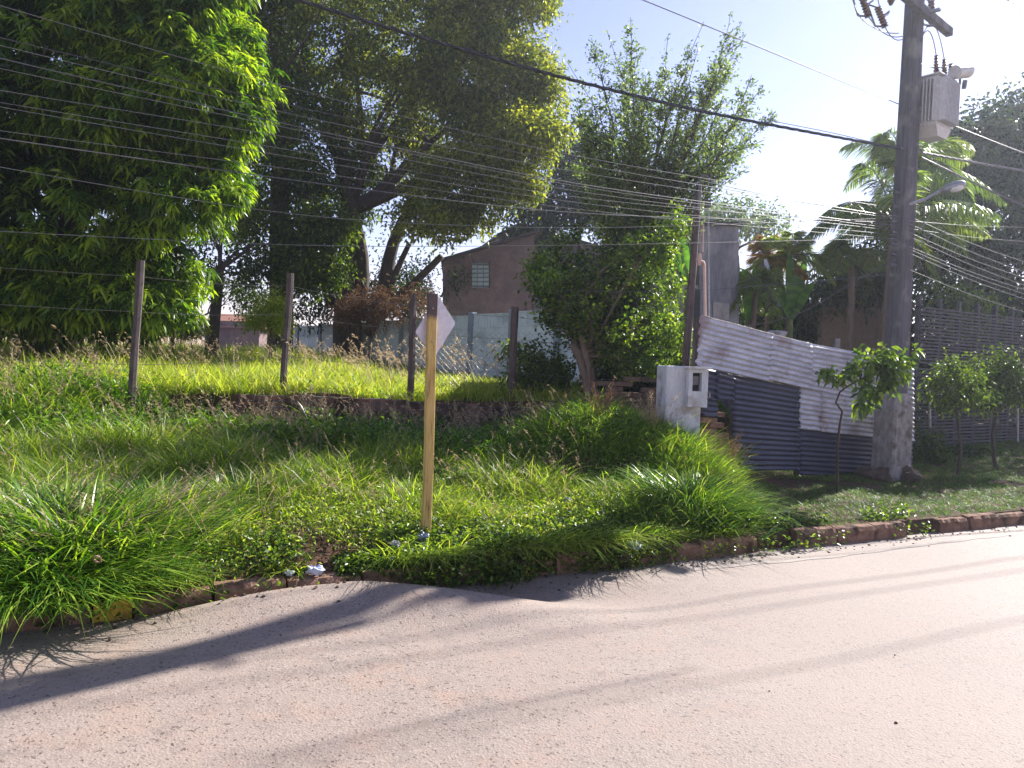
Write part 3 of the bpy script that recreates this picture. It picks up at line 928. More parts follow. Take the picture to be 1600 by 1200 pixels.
# grooves
mb = MB()
for (y0_, y1_, s_) in ((735, 650, .004),):
    pass
def boulder(mb, c, r, k=10):
    n1, n2 = 7, 9
    vs = []
    sd = Vector((random.random() * 50, random.random() * 50, random.random() * 50))
    for i in range(n1 + 1):
        th = math.pi * i / n1
        for j in range(n2):
            ph = 2 * math.pi * j / n2
            d = Vector((math.sin(th) * math.cos(ph), math.sin(th) * math.sin(ph), math.cos(th)))
            q = 1 + .45 * noise.noise(d * 1.7 + sd)
            vs.append(Vector(c) + Vector((d.x * r[0], d.y * r[1], d.z * r[2])) * q)
    fs = [(i * n2 + j, i * n2 + (j + 1) % n2, (i + 1) * n2 + (j + 1) % n2, (i + 1) * n2 + j) for i in range(n1) for j in range(n2)]
    mb.add(vs, fs)
mb = MB()
for k in range(46):
    a_ = random.uniform(0, 6.28); rr = random.uniform(.0, .40)
    c = Vector((b0.x + math.cos(a_) * rr * 1.05, b0.y - .03 + math.sin(a_) * rr * .9, .22 + .16 * (1 - rr / .45) * random.uniform(.3, 1)))
    s_ = random.uniform(.05, .11)
    boulder(mb, c, (s_ * 1.2, s_, s_ * .8))
mb.build('footing', 'rubble', pole, smooth=True)
# crossarm
cz = P(1430, 26, PY)
e2 = None
best = P(1467, 57, 10.95)
dirc = Vector((best.x - cz.x, best.y - cz.y, 0)).normalized()
Lr = (Vector((best.x, best.y, 0)) - Vector((cz.x, cz.y, 0))).length
off = -Vector((dirc.y, -dirc.x, 0)) * -.13
ca = math.atan2(dirc.y, dirc.x)
cc = cz + Vector((dirc.y, -dirc.x, 0)) * .14
ctr = cc + dirc * ((Lr - 1.3) / 2)
MB().box(ctr, (Lr + 1.3, .09, .11), ca).build('crossarm', 'concrete_pole', pole, bevel=.01)
MB().box(cc, (.06, .34, .03), ca).build('arm_bolt', 'metal_grey', pole)
# fuse cutouts: pixel ends (upper, lower)
cuts = [((1346, -6), (1357, 26), 9.75), ((1371, 12), (1383, 42), 9.95), ((1455, 2), (1456, 40), 10.75)]
for (u, l, yy) in cuts:
    A, B = P(*u, yy), P(*l, yy)
    mb = MB()
    pts, rad = [], []
    for i in range(15):
        pts.append(A.lerp(B, i / 14)); rad.append(.030 if i % 2 else .046)
    mb.tube(pts, rad, 10)
    ct = mb.build('fuse_cutout', 'porcelain', pole)
    o_ = Vector((-.14, -.02, .0))
    mb = MB(); mb.tube([A + o_ + Vector((0, 0, .03)), B + o_], .012, 6)
    mb.tube([A, A + o_ + Vector((0, 0, .03))], .010, 5); mb.tube([B, B + o_], .012, 5)
    mb.tube([A.lerp(B, .5), A.lerp(B, .5) + Vector((.12, .05, .10))], .012, 5)
    mb.build('fuse_tube', 'cable_grey', ct)
for px, py, yy in ((1372, -4, 9.9), (1392, 8, 10.1)):
    A = P(px, py, yy)
    mb = MB(); mb.tube([A, A + Vector((0, 0, .06)), A + Vector((0, 0, .12)), A + Vector((0, 0, .17))], [.02, .05, .035, .02], 8); mb.build('pin_insulator', 'porcelain', pole)
# cable brackets and splice boxes on the pole
for py in (300, 322, 345, 362, 380, 396, 412, 428):
    c = pole_at(py)
    mb = MB(); mb.box(c + Vector((-.16, -.10, 0)), (.12, .03, .03), rzp); mb.build('cable_bracket', 'concrete_pole', pole)
for px, py in ((1443, 356), (1440, 385), (1446, 404), (1436, 418), (1449, 372)):
    A = P(px, py, PY - .12)
    mb = MB(); mb.tube([A, A + Vector((.03, 0, .035)), A + Vector((-.01, -.02, .07)), A + Vector((-.04, 0, .02)), A + Vector((0, 0, -.03))], .008, 5)
    mb.build('loose_coil', 'cable_grey', pole)

# ---- transformer
TY = 10.35
tl_ = P(1434, 118, TY); br_ = P(1504, 198, TY)
tcx = (tl_.x + br_.x) / 2 + .0; tcy = TY + .18
tzt, tzb = tl_.z, br_.z
trr = empty('transformer', (tcx, tcy, tzb), 'pale grey finned distribution transformer hung on the pole', 'transformer')
tw = (br_.x - tl_.x) * .98
ra = R(38)
Mx = Matrix.Rotation(ra, 3, 'Z')
def TP(x, y, z): return Vector((tcx, tcy, tzb)) + Mx @ Vector((x, y, 0)) + Vector((0, 0, z))
Ht = tzt - tzb
mb = MB(); mb.box(TP(0, 0, Ht / 2), (tw * .72, tw * .5, Ht), ra); mb.box(TP(0, 0, Ht + .012), (tw * .82, tw * .62, .024), ra)
mb.build('tank', 'trafo_grey', trr, bevel=.01)
mb = MB()
nfin = 11
for k in range(nfin):
    x = -tw * .36 + tw * .72 * (k + .5) / nfin
    mb.box(TP(x, -tw * .25 - .05, Ht * .5), (.012, .10, Ht * .86), ra)
    mb.box(TP(x, tw * .25 + .05, Ht * .5), (.012, .10, Ht * .86), ra)
for k in range(7):
    y = -tw * .25 + tw * .5 * (k + .5) / 7
    mb.box(TP(tw * .36 + .05, y, Ht * .5), (.10, .012, Ht * .86), ra)
    mb.box(TP(-tw * .36 - .04, y, Ht * .5), (.08, .012, Ht * .86), ra)
mb.build('cooling_fins', 'trafo_grey', trr)
mb = MB()
vs = [TP(x, y, 0) for x, y in ((-tw * .36, -tw * .25), (tw * .36, -tw * .25), (tw * .36, tw * .25), (-tw * .36, tw * .25))] + [TP(x, y, -.12) for x, y in ((-tw * .15, -tw * .2), (tw * .28, -tw * .2), (tw * .28, tw * .2), (-tw * .15, tw * .2))]
mb.add(vs, [(0, 1, 5, 4), (1, 2, 6, 5), (2, 3, 7, 6), (3, 0, 4, 7), (4, 5, 6, 7)])
mb.build('base', 'trafo_grey', trr)
bush = []
for k, (px, pt, pbm) in enumerate(((1463, 87, 115), (1475.5, 93, 119), (1485.5, 100, 124))):
    A = P(px, pbm, TY + .1 + .05 * k); B = P(px, pt, TY + .1 + .05 * k)
    pts, rad = [], []
    for i in range(13):
        pts.append(A.lerp(B, i / 12)); rad.append((.026 if i % 2 else .045) * (1 - .35 * i / 12))
    mb = MB(); mb.tube(pts, rad, 9); mb.build('bushing', 'porcelain', trr)
    bush.append(B)
A, B = P(1491, 113, TY + .05), P(1513, 111, TY + .25)
mb = MB(); mb.tube([A, A.lerp(B, .04), A.lerp(B, .96), B], [.075, .09, .09, .075], 16); mb.build('conservator', 'trafo_grey', trr, smooth=False)
mb = MB(); mb.tube([P(1500, 120, TY + .15), P(1500, 132, TY + .15)], .014, 6); mb.tube([P(1508, 126, TY + .1), P(1506, 138, TY + .1)], .03, 8); mb.build('breather', 'cable_grey', trr)
for py in (130, 168):
    a = pole_at(py); b_ = P(1444, py + 3, TY + .05)
    mb = MB(); mb.box((a + b_) / 2, ((b_ - a).length, .05, .06), math.atan2((b_ - a).y, (b_ - a).x)); mb.build('bracket', 'metal_grey', trr)

# ---- street lamp
sl0 = pole_at(318)
root = empty('street_lamp', sl0, 'small pale street lamp head on an arm right of the pole', 'street lamp')
hA, hB = P(1470, 298, 10.2), P(1509, 286, 10.0)
MB().tube([sl0 + Vector((0, -.1, 0)), P(1445, 312, 10.3), P(1462, 302, 10.2), hA], .02, 7).build('arm', 'metal_grey', root)
mb = MB()
pts = [hA.lerp(hB, u) for u in (0, .1, .35, .7, .92, 1)]
mb.tube(pts, [.022, .04, .06, .066, .045, .02], 10)
hd = mb.build('head', 'metal_grey', root, smooth=True)
mb = MB(); pts = [hA.lerp(hB, u) + Vector((0, -.01, -.028)) for u in (.35, .5, .75, .9)]
mb.tube(pts, [.03, .05, .052, .03], 10); mb.build('lens', 'lamp_glass', hd, smooth=True)

# ---- jumpers (short wires between cutouts, pole and transformer)
def jump(a, b_, sag, r=.006, n=10):
    return curve_pts(a, b_, n, 0, sag), r
jroot = empty('jumper_wires', pole_at(40), 'thin looping jumper wires between the fuse cutouts and the transformer', 'jumper wires')
for a, b_, s_ in ((P(1357, 26, 9.75), P(1412, 56, 10.3), .10), (P(1383, 42, 9.95), P(1412, 60, 10.3), .08), (P(1440, 60, 10.35), bush[0], -.20),
                  (P(1440, 58, 10.35), bush[1], -.30), (P(1440, 100, 10.35), bush[2], .05), (P(1335, 8, 9.7), P(1349, 32, 9.75), .02),
                  (P(1456, 40, 10.75), P(1440, 30, 10.4), .05), (P(1349, 32, 9.75), P(1404, 52, 10.25), .05), (P(1372, 0, 9.9), P(1390, 18, 10.1), .12)):
    MB().tube(curve_pts(a, b_, 10, 0, s_), .0065, 5).build('jumper', 'cable_grey', jroot)

# ================================================================== CABLES
cables = []
def cable(pts, r, mat, label, sag=.05, n=14, twist=0, rootname='overhead_cable'):
    """pts: (px, py, Y) stations"""
    W_ = [P(*p) for p in pts]
    full = []
    for i in range(len(W_) - 1):
        c = curve_pts(W_[i], W_[i + 1], n, 0, sag if len(W_) == 2 else 0)
        full += c[:-1]
    full.append(W_[-1])
    # smooth
    if len(W_) > 2:
        for _ in range(30):
            full = [full[0]] + [(full[i - 1] + full[i] * 2 + full[i + 1]) / 4 for i in range(1, len(full) - 1)] + [full[-1]]
    mb = MB()
    if twist:
        dens = []
        for i in range(len(full) - 1):
            for k in range(4):
                dens.append(full[i].lerp(full[i + 1], k / 4))
        dens.append(full[-1])
        run = 0; ph = []
        for i, p in enumerate(dens):
            if i: run += (dens[i] - dens[i - 1]).length
            ph.append(run / twist * 2 * math.pi)
        for o in (0, 2.09, 4.19):
            mb.tube([p + Vector((0, math.cos(a + o), math.sin(a + o))) * r * .9 for p, a in zip(dens, ph)], r * .85, 5)
    else:
        mb.tube(full, r, 5)
    o = mb.build(rootname, mat)
    tag(o, label, 'cable', 'overhead cables along the street')
    return o
def yl(px, off=0.0):
    """distance (Y) of the cable line, parallel to the kerb through the pole, at a bearing"""
    d = ray(px, 300)
    k = d.x / d.y
    sl_ = KU.y / KU.x
    y0_ = (PY + off) - sl_ * pb.x
    return y0_ / (1 - sl_ * k)
fan = [((0, 10), (480, 146), (900, 248), (1372, 324)), ((0, 60), (480, 172), (900, 258), (1385, 338)), ((0, 72), (480, 185), (900, 272), (1378, 340)),
       ((0, 92), (480, 202), (900, 291), (1375, 352)), ((0, 108), (480, 206), (900, 295), (1380, 356)), ((0, 142), (480, 218), (900, 303), (1350, 358)),
       ((0, 161), (480, 238), (900, 313), (1365, 350)), ((0, 168), (480, 250), (900, 320), (1385, 366)), ((0, 205), (480, 267), (900, 330), (1370, 372)),
       ((0, 217), (480, 285), (900, 338), (1365, 345)), ((0, 262), (480, 343), (900, 360), (1390, 340)), ((0, 362), (480, 386), (900, 384), (1390, 372))]
for i, st_ in enumerate(fan):
    off = -.12 + .02 * (i % 3)
    last = st_[-1]
    pts = [(p[0], p[1], yl(p[0], off)) for p in st_[:-1]] + [(1399, last[1] + (1399 - last[0]) * .05, PY - .14)]
    pts.insert(0, (-500, st_[0][1] - 500 * (st_[1][1] - st_[0][1]) / 480 * 1.05 - 4, yl(-500, off)))
    thick = .0044 if i in (3, 1, 9) else .0026
    cable(pts, thick, 'cable_black' if i in (1,) else 'cable_grey', 'thin overhead cable, %s from the top at the left edge of the photo' % ORD[i])
# further thin lines to the right of the houses
cable([(1085, 520, 9.6), (1240, 500, 9.9), (1350, 430, 10.2), (1399, 405, PY - .14)], .004, 'cable_grey', 'service drop from the timber mast rising to the pole')
cable([(800, 452, 10.5), (1040, 458, 10.0), (1250, 442, 10.2), (1399, 428, PY - .14)], .004, 'cable_grey', 'lowest thin cable passing in front of the grey outbuilding')
cable([(1094, 282, 9.6), (1240, 315, 10.0), (1404, 338, PY - .14)], .004, 'cable_grey', 'thin cable from the bent pipe on the timber mast to the pole')
cable([(-300, -260, yl(-300)), (450, -2, yl(450)), (850, 115, yl(850)), (1100, 176, yl(1100)), (1350, 222, yl(1350)), (1406, 232, PY - .12)], .011, 'cable_black', 'thick dark twisted cable crossing in front of the tree tops', twist=.55)
cable([(1406, 232, PY - .12), (1480, 246, PY + .4), (1600, 268, PY + 1.6), (1900, 300, PY + 5)], .011, 'cable_grey', 'thick twisted cable leaving the pole to the right', twist=.45)
cable([(700, -124, yl(700)), (1000, -2, yl(1000)), (1405, 163, PY - .1)], .0065, 'cable_grey', 'single high cable running down to the pole from the top of the photo')
cable([(1190, 186, 12.5), (1300, 207, 11.5), (1404, 232, PY - .1)], .005, 'cable_grey', 'short thin cable in the sky meeting the pole at the twisted cable')
cable([(1440, 246, PY), (1600, 324, PY + .7), (1800, 400, PY + 1.5)], .008, 'cable_grey', 'bright cable sloping down right below the transformer', twist=.3)
cable([(1470, 188, PY + .2), (1600, 240, PY + .9), (1750, 290, PY + 1.7)], .006, 'cable_grey', 'thin cable leaving the foot of the transformer to the right')
cable([(1565, -8, 9), (1602, 17, 9.2), (1700, 80, 9.6)], .006, 'cable_grey', 'upper cable cutting the top right corner')
cable([(1552, -8, 9), (1602, 26, 9.2), (1700, 95, 9.6)], .006, 'cable_grey', 'lower cable cutting the top right corner')
rfan = [((1432, 340), (1600, 412)), ((1434, 352), (1600, 428)), ((1434, 366), (1600, 437)), ((1434, 372), (1600, 449)), ((1434, 388), (1600, 455)),
        ((1434, 392), (1600, 462)), ((1434, 398), (1600, 470)), ((1434, 424), (1600, 490)), ((1434, 348), (1600, 352)), ((1434, 360), (1600, 375))]
for i, (a, b_) in enumerate(rfan):
    ex = 260
    sl_ = (b_[1] - a[1]) / (b_[0] - a[0])
    nm_ = ['first', 'second', 'third', 'fourth', 'fifth', 'sixth', 'seventh', 'eighth'][i] if i < 8 else ''
    lb = 'bright thin cable fanning down right from the pole, %s from the top' % nm_ if i < 8 else ('faint level cable right of the pole, upper one', 'faint level cable right of the pole, lower one')[i - 8]
    cable([(a[0] - 14, a[1] - 3, PY - .13), (b_[0] - 60, b_[1] - 60 * sl_ + 5, PY + .9), (b_[0] + ex, b_[1] + ex * sl_ * .7, PY + 2.8)], .0034, 'cable_grey', lb)
# cables higher up whose shadows cross the road
for i, (z, dd) in enumerate(((8.6, .35), (8.9, -.35), (7.4, .1))):
    a = ks(-12, 2.0 + dd, z); b_ = ks(26, 2.0 + dd, z)
    mb = MB(); mb.tube(curve_pts(a, b_, 30, 0, .25), .009, 5)
    tag(mb.build('overhead_cable', 'cable_black'), ('high power line above the frame, over the verge', 'high power line above the frame, over the kerb', 'high power line above the frame, lowest')[i], 'cable', 'overhead cables along the street')

# ================================================================== SIGN
sb = P(664, 838, 5.8); st_ = P(676, 459, 5.8)
sb.z = tz(sb.x, sb.y) - .05
root = empty('road_sign', (sb.x, sb.y, sb.z + .05), 'diamond road sign seen from behind on a peeling yellow timber post', 'road sign')
mb = MB()
path = curve_pts(sb, st_, 14, .004)
szs = [(.066 + random.uniform(-.003, .003), .062 + random.uniform(-.003, .003)) for _ in path]
hprism(mb, path, szs, R(24), .12)
po = mb.build('post', None, root)
m, t = new_mat('post_paint')
tc = N(t, 'ShaderNodeTexCoord')
mp = N(t, 'ShaderNodeMapping'); mp.inputs['Scale'].default_value = (6, 6, .55); t.links.new(tc.outputs['Object'], mp.inputs[0])
n1 = tex(t, 'ShaderNodeTexNoise', 7, mp.outputs[0], Detail=8.0, Roughness=.7)
n2 = tex(t, 'ShaderNodeTexNoise', 40, mp.outputs[0], Detail=5.0)
c = ramp(t, n1.outputs[0], [(0.36, (.20, .12, .045)), (0.47, (.50, .34, .10)), (0.7, (.62, .45, .17))])
g_ = N(t, 'ShaderNodeNewGeometry'); sx_ = N(t, 'ShaderNodeSeparateXYZ'); t.links.new(g_.outputs['Position'], sx_.inputs[0])
ad = N(t, 'ShaderNodeMath', operation='MULTIPLY_ADD'); t.links.new(n1.outputs[0], ad.inputs[0]); ad.inputs[1].default_value = .12; t.links.new(sx_.outputs[2], ad.inputs[2])
mr = N(t, 'ShaderNodeMapRange'); mr.inputs[1].default_value = 1.95; mr.inputs[2].default_value = 1.99; t.links.new(ad.outputs[0], mr.inputs[0])
c = mixc(t, mr.outputs[0], c, (.09, .065, .06))
finish(t, c, .75, 0, n2.outputs[0], .5, .006)
po.data.materials.append(m)
# plate beyond the post, turned so the photo sees it obliquely
pcx = P(681, 510, 5.86)
dv = [P(684, 461, 5.86), P(712, 505, 5.98), P(678, 560, 5.86), P(649, 519, 5.74)]
pnrm = ((dv[0] - dv[2]).cross(dv[1] - dv[3])).normalized()
if pnrm.y < 0: pnrm = -pnrm
vs = []
# rounded diamond
for i in range(4):
    a, b_, c_ = dv[i - 1], dv[i], dv[(i + 1) % 4]
    for u in (0, .5, 1):
        p = (b_.lerp(a, .05) if u == 0 else b_.lerp(c_, .05) if u == 1 else b_.lerp((a + c_) / 2, .03))
        vs.append(p)
mb = MB(); quad_wall(mb, vs, .004, pnrm); mb.build('plate', 'sign_back', root)
mb = MB()
for py in (482, 534):
    a = P(677 if py < 500 else 676, py, 5.78)
    mb.tube([a + Vector((0, -.035, 0)), a + Vector((0, .09, 0))], .006, 6)
mb.build('bolts', 'steel_wire', root)
print('structures done')

# ================================================================== RIGHT SIDE: slat fence etc
SA, SB = P(1428, 700, 13.0), P(1600, 718, 15.0)
def SF(px, py): return onplane(px, py, SA, SB)
sx = (Vector((SB.x, SB.y, 0)) - Vector((SA.x, SA.y, 0))).normalized(); sn = Vector((-sx.y, sx.x, 0))
root = empty('slat_fence', zset(SA, .3), 'tall dark fence of narrow horizontal slats behind the two small trees', 'slat fence')
Lf = 7.5
mb = MB()
zt0 = SF(1430, 475).z
k = 0; z = .38
while z < zt0:
    a = Vector((SA.x, SA.y, z)); c = a + sx * Lf / 2
    if not (1.75 < z < 1.80):
        mb.box((c.x, c.y, z + (-.03 * Lf / 2 if False else 0)), (Lf, .02, .032), math.atan2(sx.y, sx.x))
    z += .058
mb.build('slat_panel', 'slat_wood', root)
mb = MB()
for s_ in np.arange(0, Lf + .1, .62):
    c = Vector((SA.x, SA.y, 0)) + sx * s_ + sn * .04
    MB().box((c.x, c.y, (zt0 + .1) / 2 + .1), (.07, .07, zt0), math.atan2(sx.y, sx.x)).build('post', 'slat_wood', root)
c = Vector((SA.x, SA.y, 0)) - sn * .06
for px, py0, py1 in ((1444, 610, 668), (1581, 560, 700)):
    mb = MB(); mb.tube([SF(px, py1) - sn * .1, SF(px - 1, py0) - sn * .1], .022, 6); mb.build('support_rail', 'metal_grey', root)
# brown garden wall between palms
GA, GB = P(1180, 500, 15.5), P(1425, 500, 16.5)
def GF(px, py): return onplane(px, py, GA, GB)
root = empty('garden_wall', zset(GA, .6), 'ochre brown garden wall with a coping behind the tin fence', 'garden wall')
mb = MB(); quad_wall(mb, [GF(1285, 640), GF(1425, 640), GF(1425, 478), GF(1312, 474), GF(1285, 485)], .25, Vector((0, 1, 0))); mb.build('wall', 'plaster_ochre', root)
mb = MB(); quad_wall(mb, [GF(1310, 477) - Vector((0, .06, 0)), GF(1427, 481) - Vector((0, .06, 0)), GF(1427, 475) - Vector((0, .06, 0)), GF(1310, 471) - Vector((0, .06, 0))], .36, Vector((0, 1, 0))); mb.build('coping', 'brick_plain', root)
mb = MB(); A = P(1306, 560, 12.3); mb.box((A.x, A.y, 1.35), (.09, .09, 1.6)); tag(mb.build('stake', 'concrete_light', bevel=.01), 'pale square stake poking above the tin fence', 'stake')
# tank lid / basin above the fence
mb = MB(); A = P(1214, 519, 12.0); mb.tube([A + Vector((0, 0, -.1)), A, A + Vector((0, 0, .02))], [.12, .16, .12], 12); tag(mb.build('basin', 'white_render'), 'upturned white basin showing above the tin fence', 'basin')
# far red-roofed house at the left
A = P(362, 530, 45)
root = empty('far_house', (A.x, A.y, 1.5), 'low far house with a red tiled roof seen under the trees', 'house')
mb = MB(); mb.box((A.x, A.y + 2, 2.4), (3.2, 4, 2.0)); mb.build('wall', 'plaster_brown', root)
mb = MB(); mb.add([(A.x - 1.9, A.y - .3, 3.0), (A.x + 1.9, A.y - .3, 3.0), (A.x + 1.9, A.y + 4.3, 3.0), (A.x - 1.9, A.y + 4.3, 3.0), (A.x - 1.9, A.y + 2, 3.9), (A.x + 1.9, A.y + 2, 3.9)],
                  [(0, 1, 5, 4), (2, 3, 4, 5), (1, 2, 5), (3, 0, 4), (3, 2, 1, 0)]); mb.build('roof', 'roof_tile', root)

# ================================================================== TREES
def sphere_dirs(n):
    return nrm(rng.normal(size=(n, 3)))
def blob_clusters(blobs, dens, shell=.45, gap=.0, gscale=.9, seed=0.0, front=True):
    """cluster centres through the outer part of each lump; noise opens gaps"""
    out, outd = [], []
    for (c, r) in blobs:
        c = np.array(c); r = np.array(r)
        area = 4 * math.pi * ((r[0] * r[1]) ** 1.6 + (r[0] * r[2]) ** 1.6 + (r[1] * r[2]) ** 1.6) ** (1 / 1.6) / 3 ** (1 / 1.6)
        n = int(area * dens)
        d = sphere_dirs(n)
        rad = 1 - shell * rng.random(n) ** 1.5
        wob = np.array([noise.noise(Vector(q * 2.3 + c * .37)) for q in d])
        p = c + d * r * (rad * (1 + .30 * wob))[:, None]
        if gap > -1:
            nz = np.array([noise.noise(Vector(q * gscale) + Vector((seed, seed, seed))) for q in p])
            k = nz > gap - .5
            p, d = p[k], d[k]
        out.append(p); outd.append(d)
    return np.concatenate(out), np.concatenate(outd)
def canopy(name, blobs, mat, parent, dens, per, clr, L, W, shell=.5, gap=0, gscale=.9, seed=0., rosette=False, droop=.3, bright=.5, asp=None):
    c, d = blob_clusters(blobs, dens, shell, gap, gscale, seed)
    n = len(c)
    k = per
    cc = np.repeat(c, k, 0); dd = np.repeat(d, k, 0)
    crn = np.repeat(rng.random(n), k)
    if rosette:
        az = rng.uniform(0, 2 * np.pi, n * k)
        el = rng.uniform(-.9, .35, n * k)
        ld = np.stack([np.cos(az) * np.cos(el), np.sin(az) * np.cos(el), np.sin(el)], 1) + .35 * dd
        pos = cc + rng.normal(0, clr, (n * k, 3)) * .5
    else:
        pos = cc + rng.normal(0, clr, (n * k, 3))
        ld = dd * .6 + rng.normal(0, .7, (n * k, 3)) + np.array([0, 0, -.15])
    rn = np.clip(.65 * crn + .35 * rng.random(n * k) + (bright - .5), 0, 1)
    l = L * rng.uniform(.65, 1.15, n * k)
    V, F_, R_ = leaf_mesh(name, pos, ld, l, W * rng.uniform(.8, 1.15, n * k), rn, droop, long=rosette)
    o = link(name, np_mesh(name, V, F_, R_), mat, parent)
    return o
def BL(px, py, Y, rx, ry, rz=None):
    """a lump of crown: bearing, distance, half sizes as seen, and its real depth"""
    c = P(px, py, Y)
    a, b_ = rx / F * Y, ry / F * Y
    return ((c.x, c.y, c.z), (a, (rz if rz else (a + b_) / 2), b_))
def sublumps(blobs, n, rmin, rmax, out=.92):
    """small boughs bulging from the big lumps, so that the crown breaks into many tufts"""
    res = []
    for _ in range(n):
        c, r_ = blobs[int(rng.integers(0, len(blobs)))]
        d = nrm(rng.normal(size=3) + np.array([.35, -.7, .1]))
        p = np.array(c) + d * np.array(r_) * out
        q = rng.uniform(rmin, rmax)
        res.append((tuple(p), (q * 1.15, q * .9, q * .72)))
    return res
def limbs(root_pt, fork, ends, r0, mat, parent, bend=.08, subs=2, name='trunk', rtip=.25):
    mb = MB()
    tr = curve_pts(root_pt, fork, 8, bend * .5)
    mb.tube(tr, [r0 * (1.25 - .45 * i / 8) if i else r0 * 1.6 for i in range(9)], 10)
    rf = r0 * .8
    for e in ends:
        e = Vector(e)
        r1 = rf * random.uniform(.45, .7)
        c = curve_pts(fork, e, 9, bend)
        mb.tube(c, [r1 * (1 - (1 - rtip) * i / 9) for i in range(10)], 7)
        for k in range(subs):
            s_ = c[random.randint(3, 7)]
            q = e + Vector((random.uniform(-1, 1), random.uniform(-1, 1), random.uniform(-.4, 1))) * (e - Vector(fork)).length * .4
            mb.tube(curve_pts(s_, q, 6, bend * 1.3), [r1 * .4 * (1 - .8 * i / 6) for i in range(7)], 5)
    return mb.build(name, mat, parent, smooth=True)

# ---- mango tree, left
gp = P(60, 560, 13.5)
root = empty('mango_tree', (gp.x, gp.y, tz(gp.x, gp.y)), 'huge dark mango tree with long drooping leaves filling the upper left', 'tree')
mb_ = [BL(120, 130, 13, 190, 190, 2.2), BL(270, 60, 12.6, 110, 110), BL(300, 150, 12.2, 100, 80), BL(330, 210, 12.6, 72, 80), BL(290, 290, 12.4, 90, 80), BL(120, 330, 13, 170, 150, 2.0),
       BL(40, 430, 12.6, 160, 90), BL(180, 440, 12.6, 90, 75), BL(-80, 200, 12.5, 160, 260, 2.2), BL(60, -60, 13, 250, 140, 2.4), BL(250, 385, 12.5, 62, 58), BL(300, 0, 12.8, 75, 90), BL(-120, 430, 12.5, 150, 100, 1.8), BL(100, 485, 12.4, 120, 36), BL(225, 478, 12.3, 50, 34), BL(150, 170, 11.9, 90, 70)]
canopy('boughs', sublumps(mb_, 130, .28, .55, .84), 'leaf_mango', root, 17, 16, .08, .21, .044, shell=.6, gap=-.2, rosette=True, droop=.5, bright=.62)
canopy('crown', mb_, 'leaf_mango', root, 11, 15, .10, .22, .046, shell=.42, gap=.05, gscale=.9, rosette=True, droop=.45, bright=.5)
limbs(zset(gp, tz(gp.x, gp.y) - .2), P(90, 430, 13.4), [P(150, 150, 13.3), P(60, 150, 13.4), P(280, 200, 13), P(-60, 250, 13), P(250, 60, 13), P(180, 400, 13), P(40, 20, 13.4)], .28, 'bark', root)
# dim inner foliage closes the middle of the crown
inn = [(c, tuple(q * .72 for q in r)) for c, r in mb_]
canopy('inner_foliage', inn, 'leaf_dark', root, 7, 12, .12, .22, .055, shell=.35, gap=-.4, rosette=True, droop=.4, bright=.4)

# ---- the great tree, centre (two stems)
gp = P(545, 560, 21)
root = empty('great_tree', (gp.x, gp.y, tz(gp.x, gp.y)), 'great spreading tree with several thick stems and yellow green sunlit side', 'tree')
gb = [BL(800, 40, 20, 60, 75), BL(760, -30, 20.5, 100, 80), BL(720, 110, 19.5, 85, 60), BL(815, 225, 19, 55, 48), BL(770, 210, 19.5, 70, 55), BL(640, 60, 20.5, 120, 80), BL(830, 130, 20, 34, 40),
      BL(690, 190, 20.5, 90, 60), BL(740, 290, 19, 80, 40), BL(820, 290, 19, 36, 26), BL(590, 160, 21, 110, 70), BL(520, 60, 21.5, 110, 80), BL(560, -50, 21, 150, 80),
      BL(690, 350, 18.6, 55, 38), BL(755, 335, 18.6, 36, 34), BL(660, 330, 19.2, 42, 34), BL(720, 375, 18.5, 40, 25), BL(620, 250, 21.5, 90, 45)]
canopy('boughs', sublumps(gb[:9] + gb[12:14], 62, .40, .80, .86), 'leaf_big', root, 19, 11, .12, .12, .065, shell=.8, gap=.12, gscale=1.3, bright=.64)
canopy('crown', gb, 'leaf_big', root, 20, 13, .12, .125, .07, shell=.4, gap=.22, gscale=.75, seed=3.3, droop=.2, bright=.52)
limbs(zset(gp, 1.2), P(545, 330, 21), [P(620, 140, 20.6), P(700, 200, 20), P(560, 80, 21), P(760, 230, 19.6), P(640, 250, 20.6), P(500, 150, 21.3), P(700, 60, 20.3), P(560, 200, 22)], .34, 'bark', root, .07, 3)
mb = MB()
for (a, b_, r_) in ((P(560, 500, 20.8), P(535, 210, 21), .17), (P(580, 520, 21), P(655, 300, 20.4), .20), (P(575, 520, 21), P(690, 400, 20), .13), (P(600, 470, 21), P(640, 380, 20.5), .1), (P(520, 480, 21.3), P(470, 300, 21.5), .16)):
    c = curve_pts(a, b_, 9, .05)
    mb.tube(c, [r_ * (1.15 - .5 * i / 9) for i in range(10)], 8)
mb.build('side_stems', 'bark', root, smooth=True)

gp = P(435, 560, 19.5)
root = empty('green_tree', (gp.x, gp.y, tz(gp.x, gp.y)), 'dense green tree with one thick dark trunk between the mango and the great tree', 'tree')
gb = [BL(430, 60, 21, 70, 110), BL(400, 180, 21.5, 60, 80), BL(480, 200, 20.5, 70, 75), BL(440, 290, 20, 75, 60), BL(500, 360, 19, 60, 38), BL(420, 380, 19.5, 60, 44),
      BL(480, 420, 18.8, 50, 34), BL(380, -40, 21, 90, 70), BL(370, 330, 21, 40, 50), BL(560, 300, 21.5, 45, 50), BL(395, 440, 20, 40, 25)]
canopy('boughs', sublumps(gb[2:9], 26, .35, .65, .8), 'leaf_big_green', root, 19, 11, .12, .12, .065, shell=.8, gap=.15, gscale=1.3, bright=.6)
canopy('crown', gb, 'leaf_big_green', root, 19, 13, .14, .13, .075, shell=.5, gap=.22, gscale=.75, seed=9.1, droop=.2, bright=.5)
